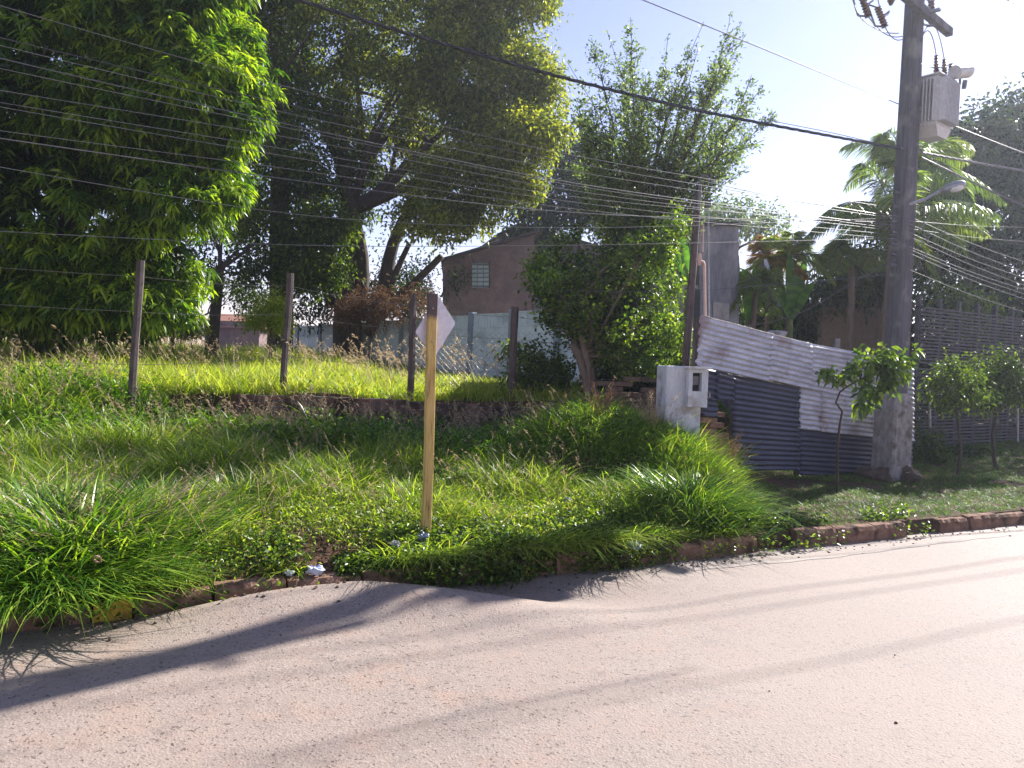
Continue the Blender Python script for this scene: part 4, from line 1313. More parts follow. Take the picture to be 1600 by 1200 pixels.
mbt = limbs(zset(gp, 1.2), P(438, 260, 19.8), [P(420, 100, 20.6), P(480, 160, 20.4), P(380, 180, 21), P(500, 330, 19.5), P(440, 30, 21)], .27, 'bark', root, .05, 3)

gp = P(330, 540, 17)
root = empty('slender_tree', (gp.x, gp.y, tz(gp.x, gp.y)), 'slender dark tree with a creeper on its trunk right of the mango', 'tree')
gb = [BL(345, 395, 18, 40, 40), BL(380, 420, 18.5, 40, 30), BL(330, 350, 19, 45, 40), BL(300, 400, 19, 26, 22)]
canopy('crown', gb, 'leaf_dark', root, 14, 9, .15, .12, .06, shell=.8, gap=.42, gscale=1.1, seed=1.7, bright=.6)
limbs(zset(gp, 1.2), P(343, 420, 17), [P(330, 350, 17.5), P(375, 390, 17.6), P(350, 330, 17.6), P(400, 380, 18)], .12, 'bark', root, .05, 3)
canopy('creeper', [BL(337, 445, 16.8, 10, 26, .2)], 'leaf_lush', root, 60, 8, .05, .09, .05, shell=.6, gap=-.6, bright=.7)

# bare branching tree, far left gap
gp = P(285, 520, 24)
root = empty('bare_tree', (gp.x, gp.y, 1.4), 'leafless spreading tree against the sky under the mango crown', 'tree')
mb = MB()
def twig(a, d, L, r, lv):
    b_ = a + d * L
    c = curve_pts(a, b_, 5, .08)
    mb.tube(c, [r * (1 - .5 * i / 5) for i in range(6)], 5)
    if lv > 0:
        for k in range(3):
            nd = (d + Vector((random.uniform(-1, 1), random.uniform(-.5, .5), random.uniform(-.3, .9))) * .8).normalized()
            twig(c[random.randint(2, 5)], nd, L * .62, r * .5, lv - 1)
twig(zset(gp, 1.3), Vector((.05, 0, 1)), 1.3, .09, 1)
for d in (Vector((-1, 0, .5)), Vector((1, 0, .4)), Vector((-.4, 0, 1)), Vector((.7, 0, .9))):
    twig(zset(gp, 2.5), d.normalized(), 1.1, .05, 4)
mb.build('branches', 'bark_light', root)

gp = P(640, 540, 22.5)
root = empty('understorey', (gp.x, gp.y, tz(gp.x, gp.y)), 'dark leafy understorey behind the stems of the great tree', 'bush')
canopy('foliage', [BL(640, 440, 22.5, 60, 45), BL(690, 420, 22.5, 40, 40), BL(590, 430, 22.6, 40, 50), BL(520, 440, 22.8, 50, 50), BL(470, 480, 22.5, 50, 30), BL(390, 470, 22.5, 40, 40)], 'leaf_dark', root, 16, 10, .16, .13, .06, shell=.9, gap=.30, gscale=.9, seed=6.6, bright=.55)
MB().tube([(gp.x, gp.y, 1.0), P(640, 440, 22.5)], .07, 7).build('stem', 'bark', root)

# dry brown brush below the great tree
root = empty('dry_brush', P(590, 540, 19), 'brown dry tangle of twigs at the foot of the great tree', 'brush')
canopy('dry_twigs', [BL(585, 480, 19, 55, 28), BL(640, 470, 19.5, 30, 30), BL(545, 492, 19, 25, 12)], 'leaf_dry', root, 60, 9, .14, .16, .018, shell=.9, gap=.25, gscale=1.6, bright=.5)
canopy('dark_leaves', [BL(650, 470, 20.5, 45, 34)], 'leaf_dark', root, 18, 10, .15, .12, .06, shell=.9, gap=.15)

# dark trees behind the houses
gp = P(900, 500, 32)
root = empty('dark_tree', (gp.x, gp.y, 1.4), 'dark dense tree behind the grey gable, left of the airy tree', 'tree')
canopy('crown', [BL(890, 235, 30, 42, 55), BL(930, 270, 29, 50, 60), BL(880, 320, 29, 60, 50), BL(960, 330, 28, 60, 50), BL(830, 350, 30, 45, 40), BL(1000, 380, 28, 60, 40)], 'leaf_dark', root, 8, 12, .26, .22, .12, shell=.6, gap=.05, gscale=.5, seed=4.2, bright=.6)
limbs(zset(gp, 1.2), P(905, 400, 31), [P(890, 260, 30), P(940, 300, 29)], .2, 'bark', root)
gp = P(1150, 500, 30)
root = empty('distant_tree', (gp.x, gp.y, 1.0), 'pale distant tree showing above the grey outbuilding', 'tree')
canopy('crown', [BL(1140, 340, 30, 50, 30), BL(1190, 350, 31, 50, 24), BL(1100, 340, 31, 30, 25)], 'leaf_airy', root, 8, 11, .26, .2, .1, shell=.8, gap=.05, gscale=.5, bright=.4)
limbs(zset(gp, .6), P(1150, 400, 30), [P(1140, 350, 30), P(1190, 360, 31)], .15, 'bark', root)

# ---- twiggy trees
def twiggy(name, label, base, forkp, tips, Yt, mat, r0, leafL, leafW, side=14, lper=9, trunk_mat='bark', extra=None, bright=.5, spread=.35, fine=.12):
    root = empty(name, (base.x, base.y, tz(base.x, base.y)), label, 'tree')
    mb = MB()
    tr = curve_pts(zset(base, tz(base.x, base.y) - .15), forkp, 8, .03)
    mb.tube(tr, [r0 * (1.2 - .4 * i / 8) for i in range(9)], 9)
    LP, LD = [], []
    for (px, py, yy) in tips:
        e = P(px, py, yy)
        st = Vector(tr[random.choice((5, 6, 7, 8, 8))]) if e.z > forkp.z + .3 else tr[5]
        n = 14
        o1 = Vector((random.uniform(-.3, .3), random.uniform(-.3, .3), 0))
        c = []
        for i in range(n + 1):
            u = i / n
            p = Vector(st).lerp(e, u) + o1 * math.sin(math.pi * u) + Vector((0, 0, .12 * math.sin(math.pi * u)))
            p += Vector((random.uniform(-1, 1), random.uniform(-1, 1), random.uniform(-1, 1))) * .012
            c.append(p)
        r1 = r0 * .26
        mb.tube(c, [max(.004, r1 * (1 - .95 * i / n)) for i in range(n + 1)], 5, False)
        for k in range(side):
            u = random.uniform(.22, .97)
            s_ = c[int(u * n)]
            d = (e - Vector(st)).normalized()
            dd = (d * .8 + Vector((random.uniform(-1, 1), random.uniform(-1, 1), random.uniform(-.5, .9))) * .9).normalized()
            L = spread * random.uniform(.5, 1.3) * max(.16, 1.28 - 1.15 * u)
            q = [s_ + dd * L * j / 5 + Vector((0, 0, .04 * math.sin(j))) * L for j in range(6)]
            mb.tube(q, [.007 * (1 - .7 * j / 5) for j in range(6)], 3, False)
            for j in range(lper):
                f = random.uniform(.15, 1.05)
                LP.append(s_ + dd * L * f + Vector((random.gauss(0, 1), random.gauss(0, 1), random.gauss(0, 1))) * fine * .35)
                LD.append(dd + Vector((random.gauss(0, .8), random.gauss(0, .8), random.gauss(0, .6))))
        for j in range(int(lper * 2.2)):
            u = random.uniform(.55, 1.0)
            i_ = u * n; a = c[min(int(i_), n - 1)].lerp(c[min(int(i_) + 1, n)], i_ - int(i_))
            LP.append(a + Vector((random.gauss(0, 1), random.gauss(0, 1), random.gauss(0, 1))) * .025)
            LD.append((e - Vector(st)).normalized() * .6 + Vector((random.gauss(0, .8), random.gauss(0, .8), random.gauss(0, .5))))
    if extra:
        extra(mb)
    mb.build('trunk', trunk_mat, root, smooth=True)
    LP = np.array(LP); LD = np.array(LD)
    rn = np.clip(rng.random(len(LP)) + bright - .5, 0, 1)
    V, F_, R_ = leaf_mesh(name, LP, LD, leafL * rng.uniform(.6, 1.15, len(LP)), leafW * rng.uniform(.8, 1.2, len(LP)), rn, .15)
    link('crown', np_mesh(name + '_crown', V, F_, R_), mat, root)
    return root
tips = [(885, 95), (905, 175), (925, 60), (948, 45), (985, 28), (1003, 75), (1045, 52), (1048, 110), (1075, 140), (1098, 38), (1092, 75), (1120, 90), (1143, 18), (1158, 35), (1165, 52), (1150, 95),
        (1130, 150), (1175, 118), (1192, 135), (1160, 170), (1215, 178), (1180, 205), (1195, 218), (1150, 240), (1170, 262), (1120, 265), (1090, 250), (1060, 200), (1030, 170), (1000, 150), (970, 130),
        (940, 140), (918, 210), (900, 155), (925, 250), (950, 280), (900, 300), (980, 220), (1010, 240), (1040, 260), (1075, 290), (960, 190), (1100, 200), (1130, 200), (1060, 320), (1085, 340),
        (1045, 340), (950, 330), (1000, 300), (925, 165), (1010, 120), (1080, 100), (890, 260), (980, 90)]
random.seed(21)
tips3 = [(x, y, 12.4 + random.uniform(-1.3, 1.3)) for x, y in tips]
fk = P(1006, 345, 12.4)
twiggy('airy_tree', 'airy upright tree with thin leafy twigs against the pale sky', P(1000, 600, 12.4), fk, tips3, 12.4, 'leaf_airy', .09, .078, .034, side=27, lper=18, bright=.5, spread=.72)

# foreground leafy tree with a forked stump
def stump(mb):
    a = P(927, 640, 10.75)
    mb.tube([P(930, 660, 10.75), P(924, 618, 10.75), P(914, 585, 10.75), P(905, 555, 10.75), P(893, 536, 10.75)], [.085, .075, .065, .06, .055], 9)
    mb.tube([P(922, 610, 10.75), P(920, 570, 10.75), P(910, 530, 10.7), P(903, 505, 10.7), P(915, 470, 10.7)], [.07, .06, .05, .045, .04], 9)
gp = P(930, 650, 10.8)
fk = P(905, 500, 10.7)
leafy_tips = [(830, 440), (850, 400), (880, 370), (915, 350), (950, 345), (990, 350), (1020, 380), (1040, 420), (1050, 470), (1075, 530), (1060, 540), (1030, 560), (1000, 580), (970, 590), (940, 570), (1040, 350),
              (840, 480), (870, 500), (900, 440), (950, 420), (980, 470), (1010, 500), (940, 500), (900, 480), (1000, 430), (1045, 380), (1055, 340), (1030, 320), (960, 540), (1020, 545), (870, 450), (1035, 455), (985, 530), (925, 400), (830, 420), (1000, 400), (1060, 500), (1025, 590), (845, 500)]
random.seed(5)
root = twiggy('leafy_tree', 'bushy broadleaf tree with a split brown trunk beside the pale blue wall', gp, fk, [(x, y, 10.9 + random.uniform(-1.0, .7)) for x, y in leafy_tips], 10.8,
              'leaf_lush', .08, .080, .042, side=18, lper=16, trunk_mat='bark_light', extra=stump, bright=.45, spread=.42, fine=.2)
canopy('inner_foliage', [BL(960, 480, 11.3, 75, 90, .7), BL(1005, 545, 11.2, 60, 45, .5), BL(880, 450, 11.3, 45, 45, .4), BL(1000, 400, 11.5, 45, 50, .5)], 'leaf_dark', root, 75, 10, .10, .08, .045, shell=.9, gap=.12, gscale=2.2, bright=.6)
canopy('boughs', [BL(1052, 520, 10.0, 26, 24, .3), BL(1030, 560, 10.1, 34, 22, .3), BL(1070, 545, 9.9, 16, 12, .2), BL(1045, 460, 10.1, 24, 30, .3), BL(1035, 400, 10.2, 26, 34, .3), BL(850, 430, 10.2, 34, 24, .3), BL(1052, 350, 10.4, 20, 26, .3)],
       'leaf_lush', root, 62, 10, .06, .075, .042, shell=.9, gap=.12, gscale=2.6, bright=.6)
# dark shrubbery under it
gp = P(985, 640, 11.6)
root = empty('shade_bush', (gp.x, gp.y, 1.0), 'dark bush in deep shade between the leafy tree and the meter pillar', 'bush')
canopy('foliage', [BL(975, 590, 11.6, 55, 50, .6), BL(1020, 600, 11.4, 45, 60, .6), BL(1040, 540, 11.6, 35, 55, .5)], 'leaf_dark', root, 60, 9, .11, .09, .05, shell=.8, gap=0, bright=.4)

# ---- right side trees
gp = P(1540, 560, 19)
root = empty('shade_tree', (gp.x, gp.y, .6), 'big dark tree filling the right edge behind the slat fence', 'tree')
gb = [BL(1470, 255, 19.5, 45, 50), BL(1450, 330, 19.5, 45, 60), BL(1590, 190, 19.5, 60, 40), BL(1540, 240, 19, 75, 70), BL(1600, 210, 19.5, 70, 70), BL(1480, 300, 19, 60, 70), BL(1570, 330, 18.5, 110, 90), BL(1490, 400, 18, 80, 60), BL(1600, 430, 18, 100, 70), BL(1690, 300, 19, 110, 150), BL(1440, 360, 19, 45, 60), BL(1530, 480, 17.5, 100, 40)]
canopy('crown', gb, 'leaf_dark', root, 13, 11, .2, .17, .085, shell=.6, gap=-.05, gscale=.7, seed=2.2, bright=.6)
limbs(zset(gp, .4), P(1545, 400, 19), [P(1540, 250, 19), P(1600, 240, 19.5), P(1480, 320, 19), P(1620, 350, 19)], .25, 'bark', root)
gp = P(1500, 520, 14.5)
root = empty('fence_bush', (gp.x, gp.y, .6), 'leafy bush catching the sun above the slat fence', 'bush')
canopy('foliage', [BL(1490, 470, 14.6, 30, 22, .4), BL(1530, 480, 14.8, 30, 18, .4), BL(1508, 500, 14.8, 50, 25, .4)], 'leaf_lush', root, 55, 8, .10, .10, .055, shell=.8, gap=.1, bright=.55)
# hedge mass behind tin fence under palms
gp = P(1340, 560, 14.5)
root = empty('hedge', (gp.x, gp.y, .6), 'dark shrubbery under the palms behind the tin fence', 'hedge')
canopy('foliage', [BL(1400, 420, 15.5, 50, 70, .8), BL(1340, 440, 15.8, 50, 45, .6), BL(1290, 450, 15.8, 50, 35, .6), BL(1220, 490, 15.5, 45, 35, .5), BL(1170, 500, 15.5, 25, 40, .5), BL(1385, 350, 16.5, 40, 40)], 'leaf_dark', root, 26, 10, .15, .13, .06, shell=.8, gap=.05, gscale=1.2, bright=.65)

for lb, px, bl in (('added dark hedge blocking the bright sky behind the slat fence', 1520, [BL(1460, 560, 16.5, 50, 120, .7), BL(1540, 560, 17, 60, 120, .7), BL(1620, 580, 17.5, 60, 120, .7), BL(1400, 600, 16.8, 40, 100, .5)]),
                   ('added dark thicket covering the bright gap beside the ochre garden wall', 1300, [BL(1300, 500, 17.5, 60, 60, .6), BL(1240, 520, 17, 60, 60, .6), BL(1180, 540, 17, 50, 80, .6), BL(1360, 450, 17.5, 60, 50, .6), BL(1350, 540, 17.6, 60, 60, .5)])):
    c = bl[0][0]  # both masses are added to cover bright sky behind fence and wall
    root = empty('hedge', (c[0], c[1], tz(c[0], c[1])), lb, 'hedge')
    canopy('foliage', bl, 'leaf_dark', root, 30, 10, .16, .14, .08, shell=.8, gap=-.4, gscale=1.2, bright=.5)

def frond_parts(base, az, el, L, droop, nl=46, lw=.028, ll=.42, hang=.5, stiff=0.):
    """one feather frond: arching rib with leaflets on both sides; returns rib points and leaf arrays"""
    d = Vector((math.cos(az) * math.cos(el), math.sin(az) * math.cos(el), math.sin(el)))
    pts = []
    for i in range(nl + 1):
        u = i / nl
        p = base + d * L * u * (1 - .12 * u) + Vector((0, 0, -droop * L * u * u))
        pts.append(p)
    LP, LD, LL = [], [], []
    sidev = Vector((-math.sin(az), math.cos(az), 0))
    for i in range(4, nl + 1):
        u = i / nl
        tv = (pts[i] - pts[i - 1]).normalized()
        l = ll * math.sin(math.pi * min(1, .18 + .80 * u)) ** .7 + .04
        for sgn in (-1, 1):
            for rep in range(3):
                dd = sidev * sgn * random.uniform(.7, 1) + tv * random.uniform(.5, .8) + Vector((0, 0, random.uniform(-.2, .45) - hang * .4 + stiff))
                LP.append(pts[i] + tv * random.uniform(-.02, .02)); LD.append(dd.normalized()); LL.append(l * random.uniform(.8, 1.1))
    return pts, LP, LD, LL
def palm(label, px, py, Y, nf, L, droop, mat='palm_green', trunk_r=.11, els=(-.2, 1.3), ll=.42, hang=1.0, azr=(0, 6.283), bright=.6, basepy=None, name='palm_tree', lw=.018):
    top_ = P(px, py, Y)
    g0 = Vector((top_.x + random.uniform(-.1, .1), Y, tz(top_.x, Y)))
    root = empty(name, g0, label, 'palm')
    mb = MB(); mb.tube(curve_pts(g0 - Vector((0, 0, .2)), top_, 8, .01), [trunk_r * (1.2 - .4 * i / 8) for i in range(9)], 9)
    mb.build('trunk', 'bark_light', root, smooth=True)
    for k in range(nf):
        az = azr[0] + (azr[1] - azr[0]) * (k + random.uniform(-.3, .3)) / nf
        el = random.uniform(*els)
        pts, LP, LD, LL = frond_parts(top_, az, el, L * random.uniform(.85, 1.1), droop * random.uniform(.8, 1.2), ll=ll, hang=hang)
        LP = np.array([tuple(p) for p in LP]); LD = np.array([tuple(p) for p in LD])
        rn = np.clip(.4 * random.random() + .6 * rng.random(len(LP)) + bright - .5, 0, 1)
        V, F_, R_ = leaf_mesh('fr', LP, LD, np.array(LL), lw, rn, .28 * hang, long=True)
        fr = link('frond', np_mesh('frond', V, F_, R_), mat, root)
        mb = MB(); mb.tube(pts[::4], [.016 * (1 - .8 * i / (len(pts[::4]) - 1)) for i in range(len(pts[::4]))], 5)
        mb.build('rib', 'bark_light', fr)
    return root
random.seed(12)
palm('tall feathery palm whose fronds arch left of the pole', 1418, 262, 15.5, 17, 2.0, .55, hang=1.1, ll=.48)
palm('lower bushy palm with drooping sunlit fronds left of the pole', 1398, 345, 13.8, 18, 2.15, .50, hang=1.1, ll=.46, bright=.6)
palm('palm whose top shows behind the transformer', 1530, 215, 19, 12, 1.5, .6, hang=1.0, ll=.45, bright=.4)
palm('small yellowing palm right of the grey outbuilding', 1205, 405, 14.8, 12, .85, .55, mat='leaf_orange', ll=.30, hang=.6, trunk_r=.045, bright=.35, name='small_palm')
palm('small fresh green palm in front of the yellowing one', 1235, 400, 14.3, 10, 1.0, .5, ll=.30, hang=.6, trunk_r=.04, bright=.75, name='small_palm')
palm('green palm drooping over the ochre garden wall', 1330, 400, 14.6, 12, 1.15, .7, ll=.36, hang=.9, trunk_r=.07, bright=.62, name='small_palm')
palm('low fan of palm leaves just right of the grey outbuilding', 1182, 440, 14.0, 12, .85, .8, ll=.28, hang=.6, trunk_r=.05, bright=.7, name='small_palm')

# ---- banana plants
def banana(label, px, py, Y, leaves, mat='banana_green', name='banana_plant'):
    c = P(px, py, Y)
    g0 = Vector((c.x, Y, tz(c.x, Y)))
    root = empty(name, g0, label, 'banana plant')
    MB().tube([g0 - Vector((0, 0, .1)), g0.lerp(c, .5), c], [.10, .08, .05], 9).build('stem', 'banana_stem', root, smooth=True)
    for (tpx, tpy, wd, bend) in leaves:
        tip = P(tpx, tpy, Y - random.uniform(-.3, .5))
        mid = (c + tip) / 2 + Vector((0, 0, bend))
        n = 16
        pts = [(c * (1 - u) ** 2 + mid * 2 * u * (1 - u) + tip * u * u) for u in [i / n for i in range(n + 1)]]
        vs, fs = [], []
        for i, p in enumerate(pts):
            u = i / n
            tv = (pts[min(i + 1, n)] - pts[max(i - 1, 0)]).normalized()
            sd = tv.cross(Vector((.3, -.9, .2))).normalized()
            w_ = wd * math.sin(math.pi * min(1, .06 + .93 * u)) ** .55 * (1 + random.uniform(-.10, .05))
            nn_ = sd.cross(tv)
            vs += [p + sd * w_ + nn_ * w_ * .35, p + sd * w_ * .5 + nn_ * w_ * .2, p, p - sd * w_ * .5 + nn_ * w_ * .2, p - sd * w_ + nn_ * w_ * .35]
        V = np.array([tuple(v) for v in vs])
        q = np.array([[i * 5 + j, i * 5 + j + 1, (i + 1) * 5 + j + 1, (i + 1) * 5 + j] for i in range(n) for j in range(4)])
        link('leaf', np_mesh('leaf', V, [q], [np.repeat(rng.random(len(q) // 4), 4)], smooth=True), mat, root)
mottled('banana_stem', (.10, .13, .04), (.20, .22, .08), 6, .7, .2)
banana('broad leaved banana plant behind the tin fence', 1235, 500, 14.2, [(1232, 392, .13, .0), (1258, 402, .11, .05), (1205, 430, .09, .1), (1272, 440, .09, .1), (1216, 470, .08, .05)])
banana('young banana plant with a bright leaf above the shed roof', 1076, 450, 12.2, [(1062, 362, .09, .1), (1084, 358, .08, .05), (1050, 380, .06, .05), (1046, 400, .06, .1)])
banana('second banana plant with upright leaves beside the small palms', 1168, 500, 14.2, [(1160, 420, .11, .05), (1180, 415, .10, .05), (1190, 450, .09, .05)])
# dark leaf with a white edge among the palms, built as a flat sheet
mb = MB()
a, b_ = P(1193, 405, 14.0), P(1215, 480, 14.0)
ofs = P(1183, 425, 14.05) - P(1193, 405, 14.05)
mb.add([a, b_, P(1196, 490, 14.1), P(1180, 430, 14.1)], [(0, 1, 2, 3)])
o = mb.build('dark_leaf', 'cable_black'); s__ = o.modifiers.new('s', 'SOLIDIFY'); s__.thickness = .01
tag(o, 'dark leaf with a white edge hanging among the palms', 'plastic sheet')
mb = MB()
pts = [a.lerp(b_, i / 9) + Vector((random.uniform(-.03, .03), -.02, 0)) for i in range(10)]
mb.tube(pts, [.02 + .025 * random.random() for _ in pts], 6)
mb.build('white_edge', 'plastic_white', o)
# dry grassy thatch in front of garden wall
root = empty('dry_clump', P(1250, 560, 13), 'tall clump of dry straw coloured grass behind the tin fence', 'grass clump')
n = 900
c0 = P(1252, 600, 13.2)
az = rng.uniform(0, 6.28, n)
base = np.stack([c0.x + rng.normal(0, .22, n), c0.y + rng.normal(0, .2, n), np.full(n, .5)], 1)
V, F_, R_ = blade_mesh(base, rng.uniform(.9, 1.75, n), np.full(n, .012), az, rng.uniform(0, .25, n), rng.uniform(.05, .5, n), rng.random(n), 4)
link('blades', np_mesh('blades', V, F_, R_), 'grass_dry', root)

# ---- sapling in front of the tin fence
a = [P(1309, 766, 8.9), P(1308, 700, 8.9), P(1312, 665, 8.9), P(1316, 643, 8.9), P(1306, 629, 8.9), P(1312, 613, 8.9), P(1324, 604, 8.85), P(1345, 592, 8.8)]
root = empty('sapling', zset(a[0], tz(a[0].x, a[0].y)), 'crooked young sapling with glossy leaves in front of the tin fence', 'tree')
a[0].z = tz(a[0].x, a[0].y) - .05
mb = MB(); mb.tube(a, [.017, .014, .014, .013, .012, .011, .009, .007], 7)
for e in ((1290, 578), (1300, 590), (1350, 560), (1378, 545), (1410, 552), (1418, 575), (1385, 600), (1352, 630), (1362, 612), (1340, 570)):
    mb.tube(curve_pts(a[6] if e[0] < 1320 else a[7], P(*e, 8.8 + random.uniform(-.15, .2)), 6, .06), [.006 - .0007 * i for i in range(7)], 5)
mb.build('trunk', 'bark', root, smooth=True)
canopy('crown', [BL(1290, 580, 8.9, 11, 8, .08), BL(1305, 592, 8.9, 14, 7, .08), BL(1327, 590, 8.8, 14, 8, .1), BL(1352, 572, 8.8, 20, 22, .15), BL(1378, 565, 8.8, 26, 24, .18), BL(1408, 558, 8.8, 17, 16, .12), BL(1412, 577, 8.8, 14, 10, .1), BL(1390, 590, 8.75, 20, 16, .12), BL(1362, 610, 8.75, 20, 22, .14), BL(1350, 632, 8.75, 13, 10, .1)],
       'leaf_lush', root, 75, 5, .035, .115, .062, shell=.9, gap=-.2, gscale=6, droop=.35, bright=.5)

# ---- the two clipped street trees at right
def small_tree(label, pts, Y, blobs):
    q = [P(x, y, Y) for x, y in pts]
    q[0].z = tz(q[0].x, q[0].y) - .05
    root = empty('street_tree', zset(q[0], tz(q[0].x, q[0].y)), label, 'tree', 'small street trees by the slat fence')
    mb = MB(); mb.tube(q, [.028 - .002 * i for i in range(len(q))], 7)
    for b in blobs:
        mb.tube(curve_pts(q[-1], Vector(b[0]), 5, .05), [.015 - .002 * i for i in range(6)], 5)
    mb.build('trunk', 'bark', root, smooth=True)
    canopy('crown', blobs, 'leaf_big_green', root, 60, 9, .07, .08, .035, shell=.9, gap=.12, gscale=2.5, bright=.5)
small_tree('thin crooked street tree, nearer the pole of the two by the slat fence', [(1502, 762), (1497, 740), (1502, 700), (1498, 670), (1494, 640)], 10.8,
           [BL(1470, 600, 10.8, 28, 30, .25), BL(1500, 590, 10.8, 35, 36, .3), BL(1525, 620, 10.8, 25, 22, .25), BL(1485, 628, 10.7, 35, 16, .25)])
small_tree('thin street tree at the right edge by the slat fence', [(1558, 745), (1553, 715), (1551, 680), (1556, 650), (1554, 635)], 11.6,
           [BL(1545, 585, 11.6, 35, 32, .3), BL(1575, 580, 11.6, 30, 35, .3), BL(1600, 600, 11.6, 35, 32, .3), BL(1560, 620, 11.5, 45, 18, .3)])
gp = P(1448, 720, 12.0)
root = empty('round_bush', (gp.x, gp.y, tz(gp.x, gp.y)), 'round dusty bush at the foot of the slat fence right of the pole', 'bush')
canopy('foliage', [BL(1445, 700, 12.0, 24, 38, .3), BL(1462, 715, 12.1, 20, 24, .25)], 'leaf_big_green', root, 90, 8, .06, .07, .035, shell=.9, gap=.0, gscale=3, bright=.4)
gp = P(1560, 735, 12.8)
root = empty('low_shrub', (gp.x, gp.y, tz(gp.x, gp.y)), 'low dark shrubs along the foot of the slat fence at the right edge', 'shrub')
canopy('foliage', [BL(1530, 722, 12.8, 34, 14, .3), BL(1580, 728, 12.9, 34, 14, .3), BL(1500, 715, 12.8, 30, 16, .3), BL(1640, 730, 13, 34, 14, .3)], 'leaf_dark', root, 70, 8, .07, .07, .04, shell=.9, gap=.0, gscale=3, bright=.5)

# ---- feathery shrubs on the far terrace
for (lb, bl) in (('round yellow green feathery shrub left of the slender tree', [BL(270, 508, 15, 42, 20, .5), BL(245, 500, 15.2, 20, 15, .4), BL(305, 515, 15, 20, 14, .3)]),
                 ('yellow green feathery shrub beside the second wooden post', [BL(425, 480, 14, 26, 26, .4), BL(405, 500, 14, 24, 18, .4), BL(440, 505, 14, 18, 16, .3)])):
    c = bl[0][0]
    root = empty('feathery_shrub', (c[0], c[1], tz(c[0], c[1])), lb, 'shrub')
    canopy('foliage', bl, 'grass_terrace', root, 150, 8, .05, .10, .012, shell=.9, gap=-.1, gscale=4, bright=.45)
    MB().tube([(c[0], c[1], tz(c[0], c[1]) - .1), c], .03, 6).build('stem', 'bark', root)
# broadleaf shrub by the fourth post
gp = P(830, 620, 11.0)
root = empty('leafy_shrub', (gp.x, gp.y, tz(gp.x, gp.y)), 'leafy shrub with fresh sunlit tips right of the fourth wooden post', 'shrub')
canopy('foliage', [BL(840, 570, 11.2, 40, 34, .4), BL(815, 600, 11.0, 28, 28, .3), BL(870, 590, 11.2, 32, 34, .35), BL(795, 545, 11.3, 22, 12, .2), BL(775, 535, 11.3, 10, 6, .1)], 'leaf_lush', root, 80, 8, .07, .085, .05, shell=.9, gap=.05, gscale=2.4, bright=.45)
mb = MB(); mb.tube([(gp.x, gp.y, 1.0), P(835, 580, 11.1)], .025, 6); mb.tube([(gp.x, gp.y, 1.0), P(865, 590, 11.2)], .02, 6); mb.build('stem', 'bark', root)
print('trees done')

# ================================================================== GRASS
def infr(X, Y, m=1.06):
    return (np.abs(X / np.maximum(Y, .1)) < .667 * m + .03)
def scatter(n, x0, x1, f_lo, f_hi, mask=None):
    """random ground places between two lines Y=f(X), inside what could be seen"""
    out = []
    tot = 0
    while tot < n:
        x = rng.uniform(x0, x1, n * 2)
        lo, hi = f_lo(x), f_hi(x)
        y = lo + (hi - lo) * rng.random(n * 2)
        k = infr(x, y, 1.12)
        # keep area density even although hi-lo varies
        wgt = (hi - lo) / np.max(hi - lo)
        k &= rng.random(n * 2) < wgt
        if mask is not None:
            k &= mask(x, y)
        out.append(np.stack([x[k], y[k]], 1)); tot += k.sum()
    return np.concatenate(out)[:n]
def tufts(centres, per, rad, hm, wd, lean, curl, rbias=.0, seg=3, hfun=None, zoff=-.01):
    n = len(centres) * per
    c = np.repeat(centres, per, 0)
    a = rng.uniform(0, 6.28, n)
    r_ = rad * np.sqrt(rng.random(n))
    xy = c + np.stack([np.cos(a) * r_, np.sin(a) * r_], 1)
    z = terr(xy[:, 0], xy[:, 1]) + zoff
    th = np.repeat(rng.uniform(.5, 1.35, len(centres)), per)
    h = hm * th * rng.uniform(.45, 1.15, n)
    if hfun is not None:
        h = h * hfun(xy[:, 0], xy[:, 1])
    az = a + rng.normal(0, 1.6, n)
    tr = np.repeat(rng.random(len(centres)), per)
    rn = np.clip(.35 * tr + .65 * rng.random(n) + rbias, 0, 1)
    base = np.stack([xy[:, 0], xy[:, 1], z], 1)
    return blade_mesh(base, h, wd * rng.uniform(.6, 1.3, n), az, lean * rng.uniform(.2, 1.3, n), curl * rng.uniform(.2, 1.4, n), rn, seg)
def patch(x, y, s, seed):
    return np.array([noise.noise(Vector((a * s + seed, b_ * s, seed))) for a, b_ in zip(x, y)])

# terrace grass
def tm(x, y): return x < 1.4 + 0 * y
c = scatter(5200, -11, 2.0, lambda x: yw(x) + .12, lambda x: yw(x) + 4.0, tm)
c2 = scatter(4200, -15, 2.0, lambda x: yw(x) + 4.0, lambda x: yw(x) + 11.0, tm)
ht = lambda x, y: .75 + .45 * ss(-x, 0, 6)
p1 = tufts(c, 14, .10, .31, .013, .35, .7, .02, 3, ht)
p2 = tufts(c2, 9, .2, .30, .018, .3, .6, .04, 3, ht)
V, F_, R_ = join([p1, p2])
tag(link('terrace_grass', np_mesh('terrace_grass', V, F_, R_), 'grass_terrace'), 'sunlit yellow green grass covering the raised lot', 'grass', kind='stuff')
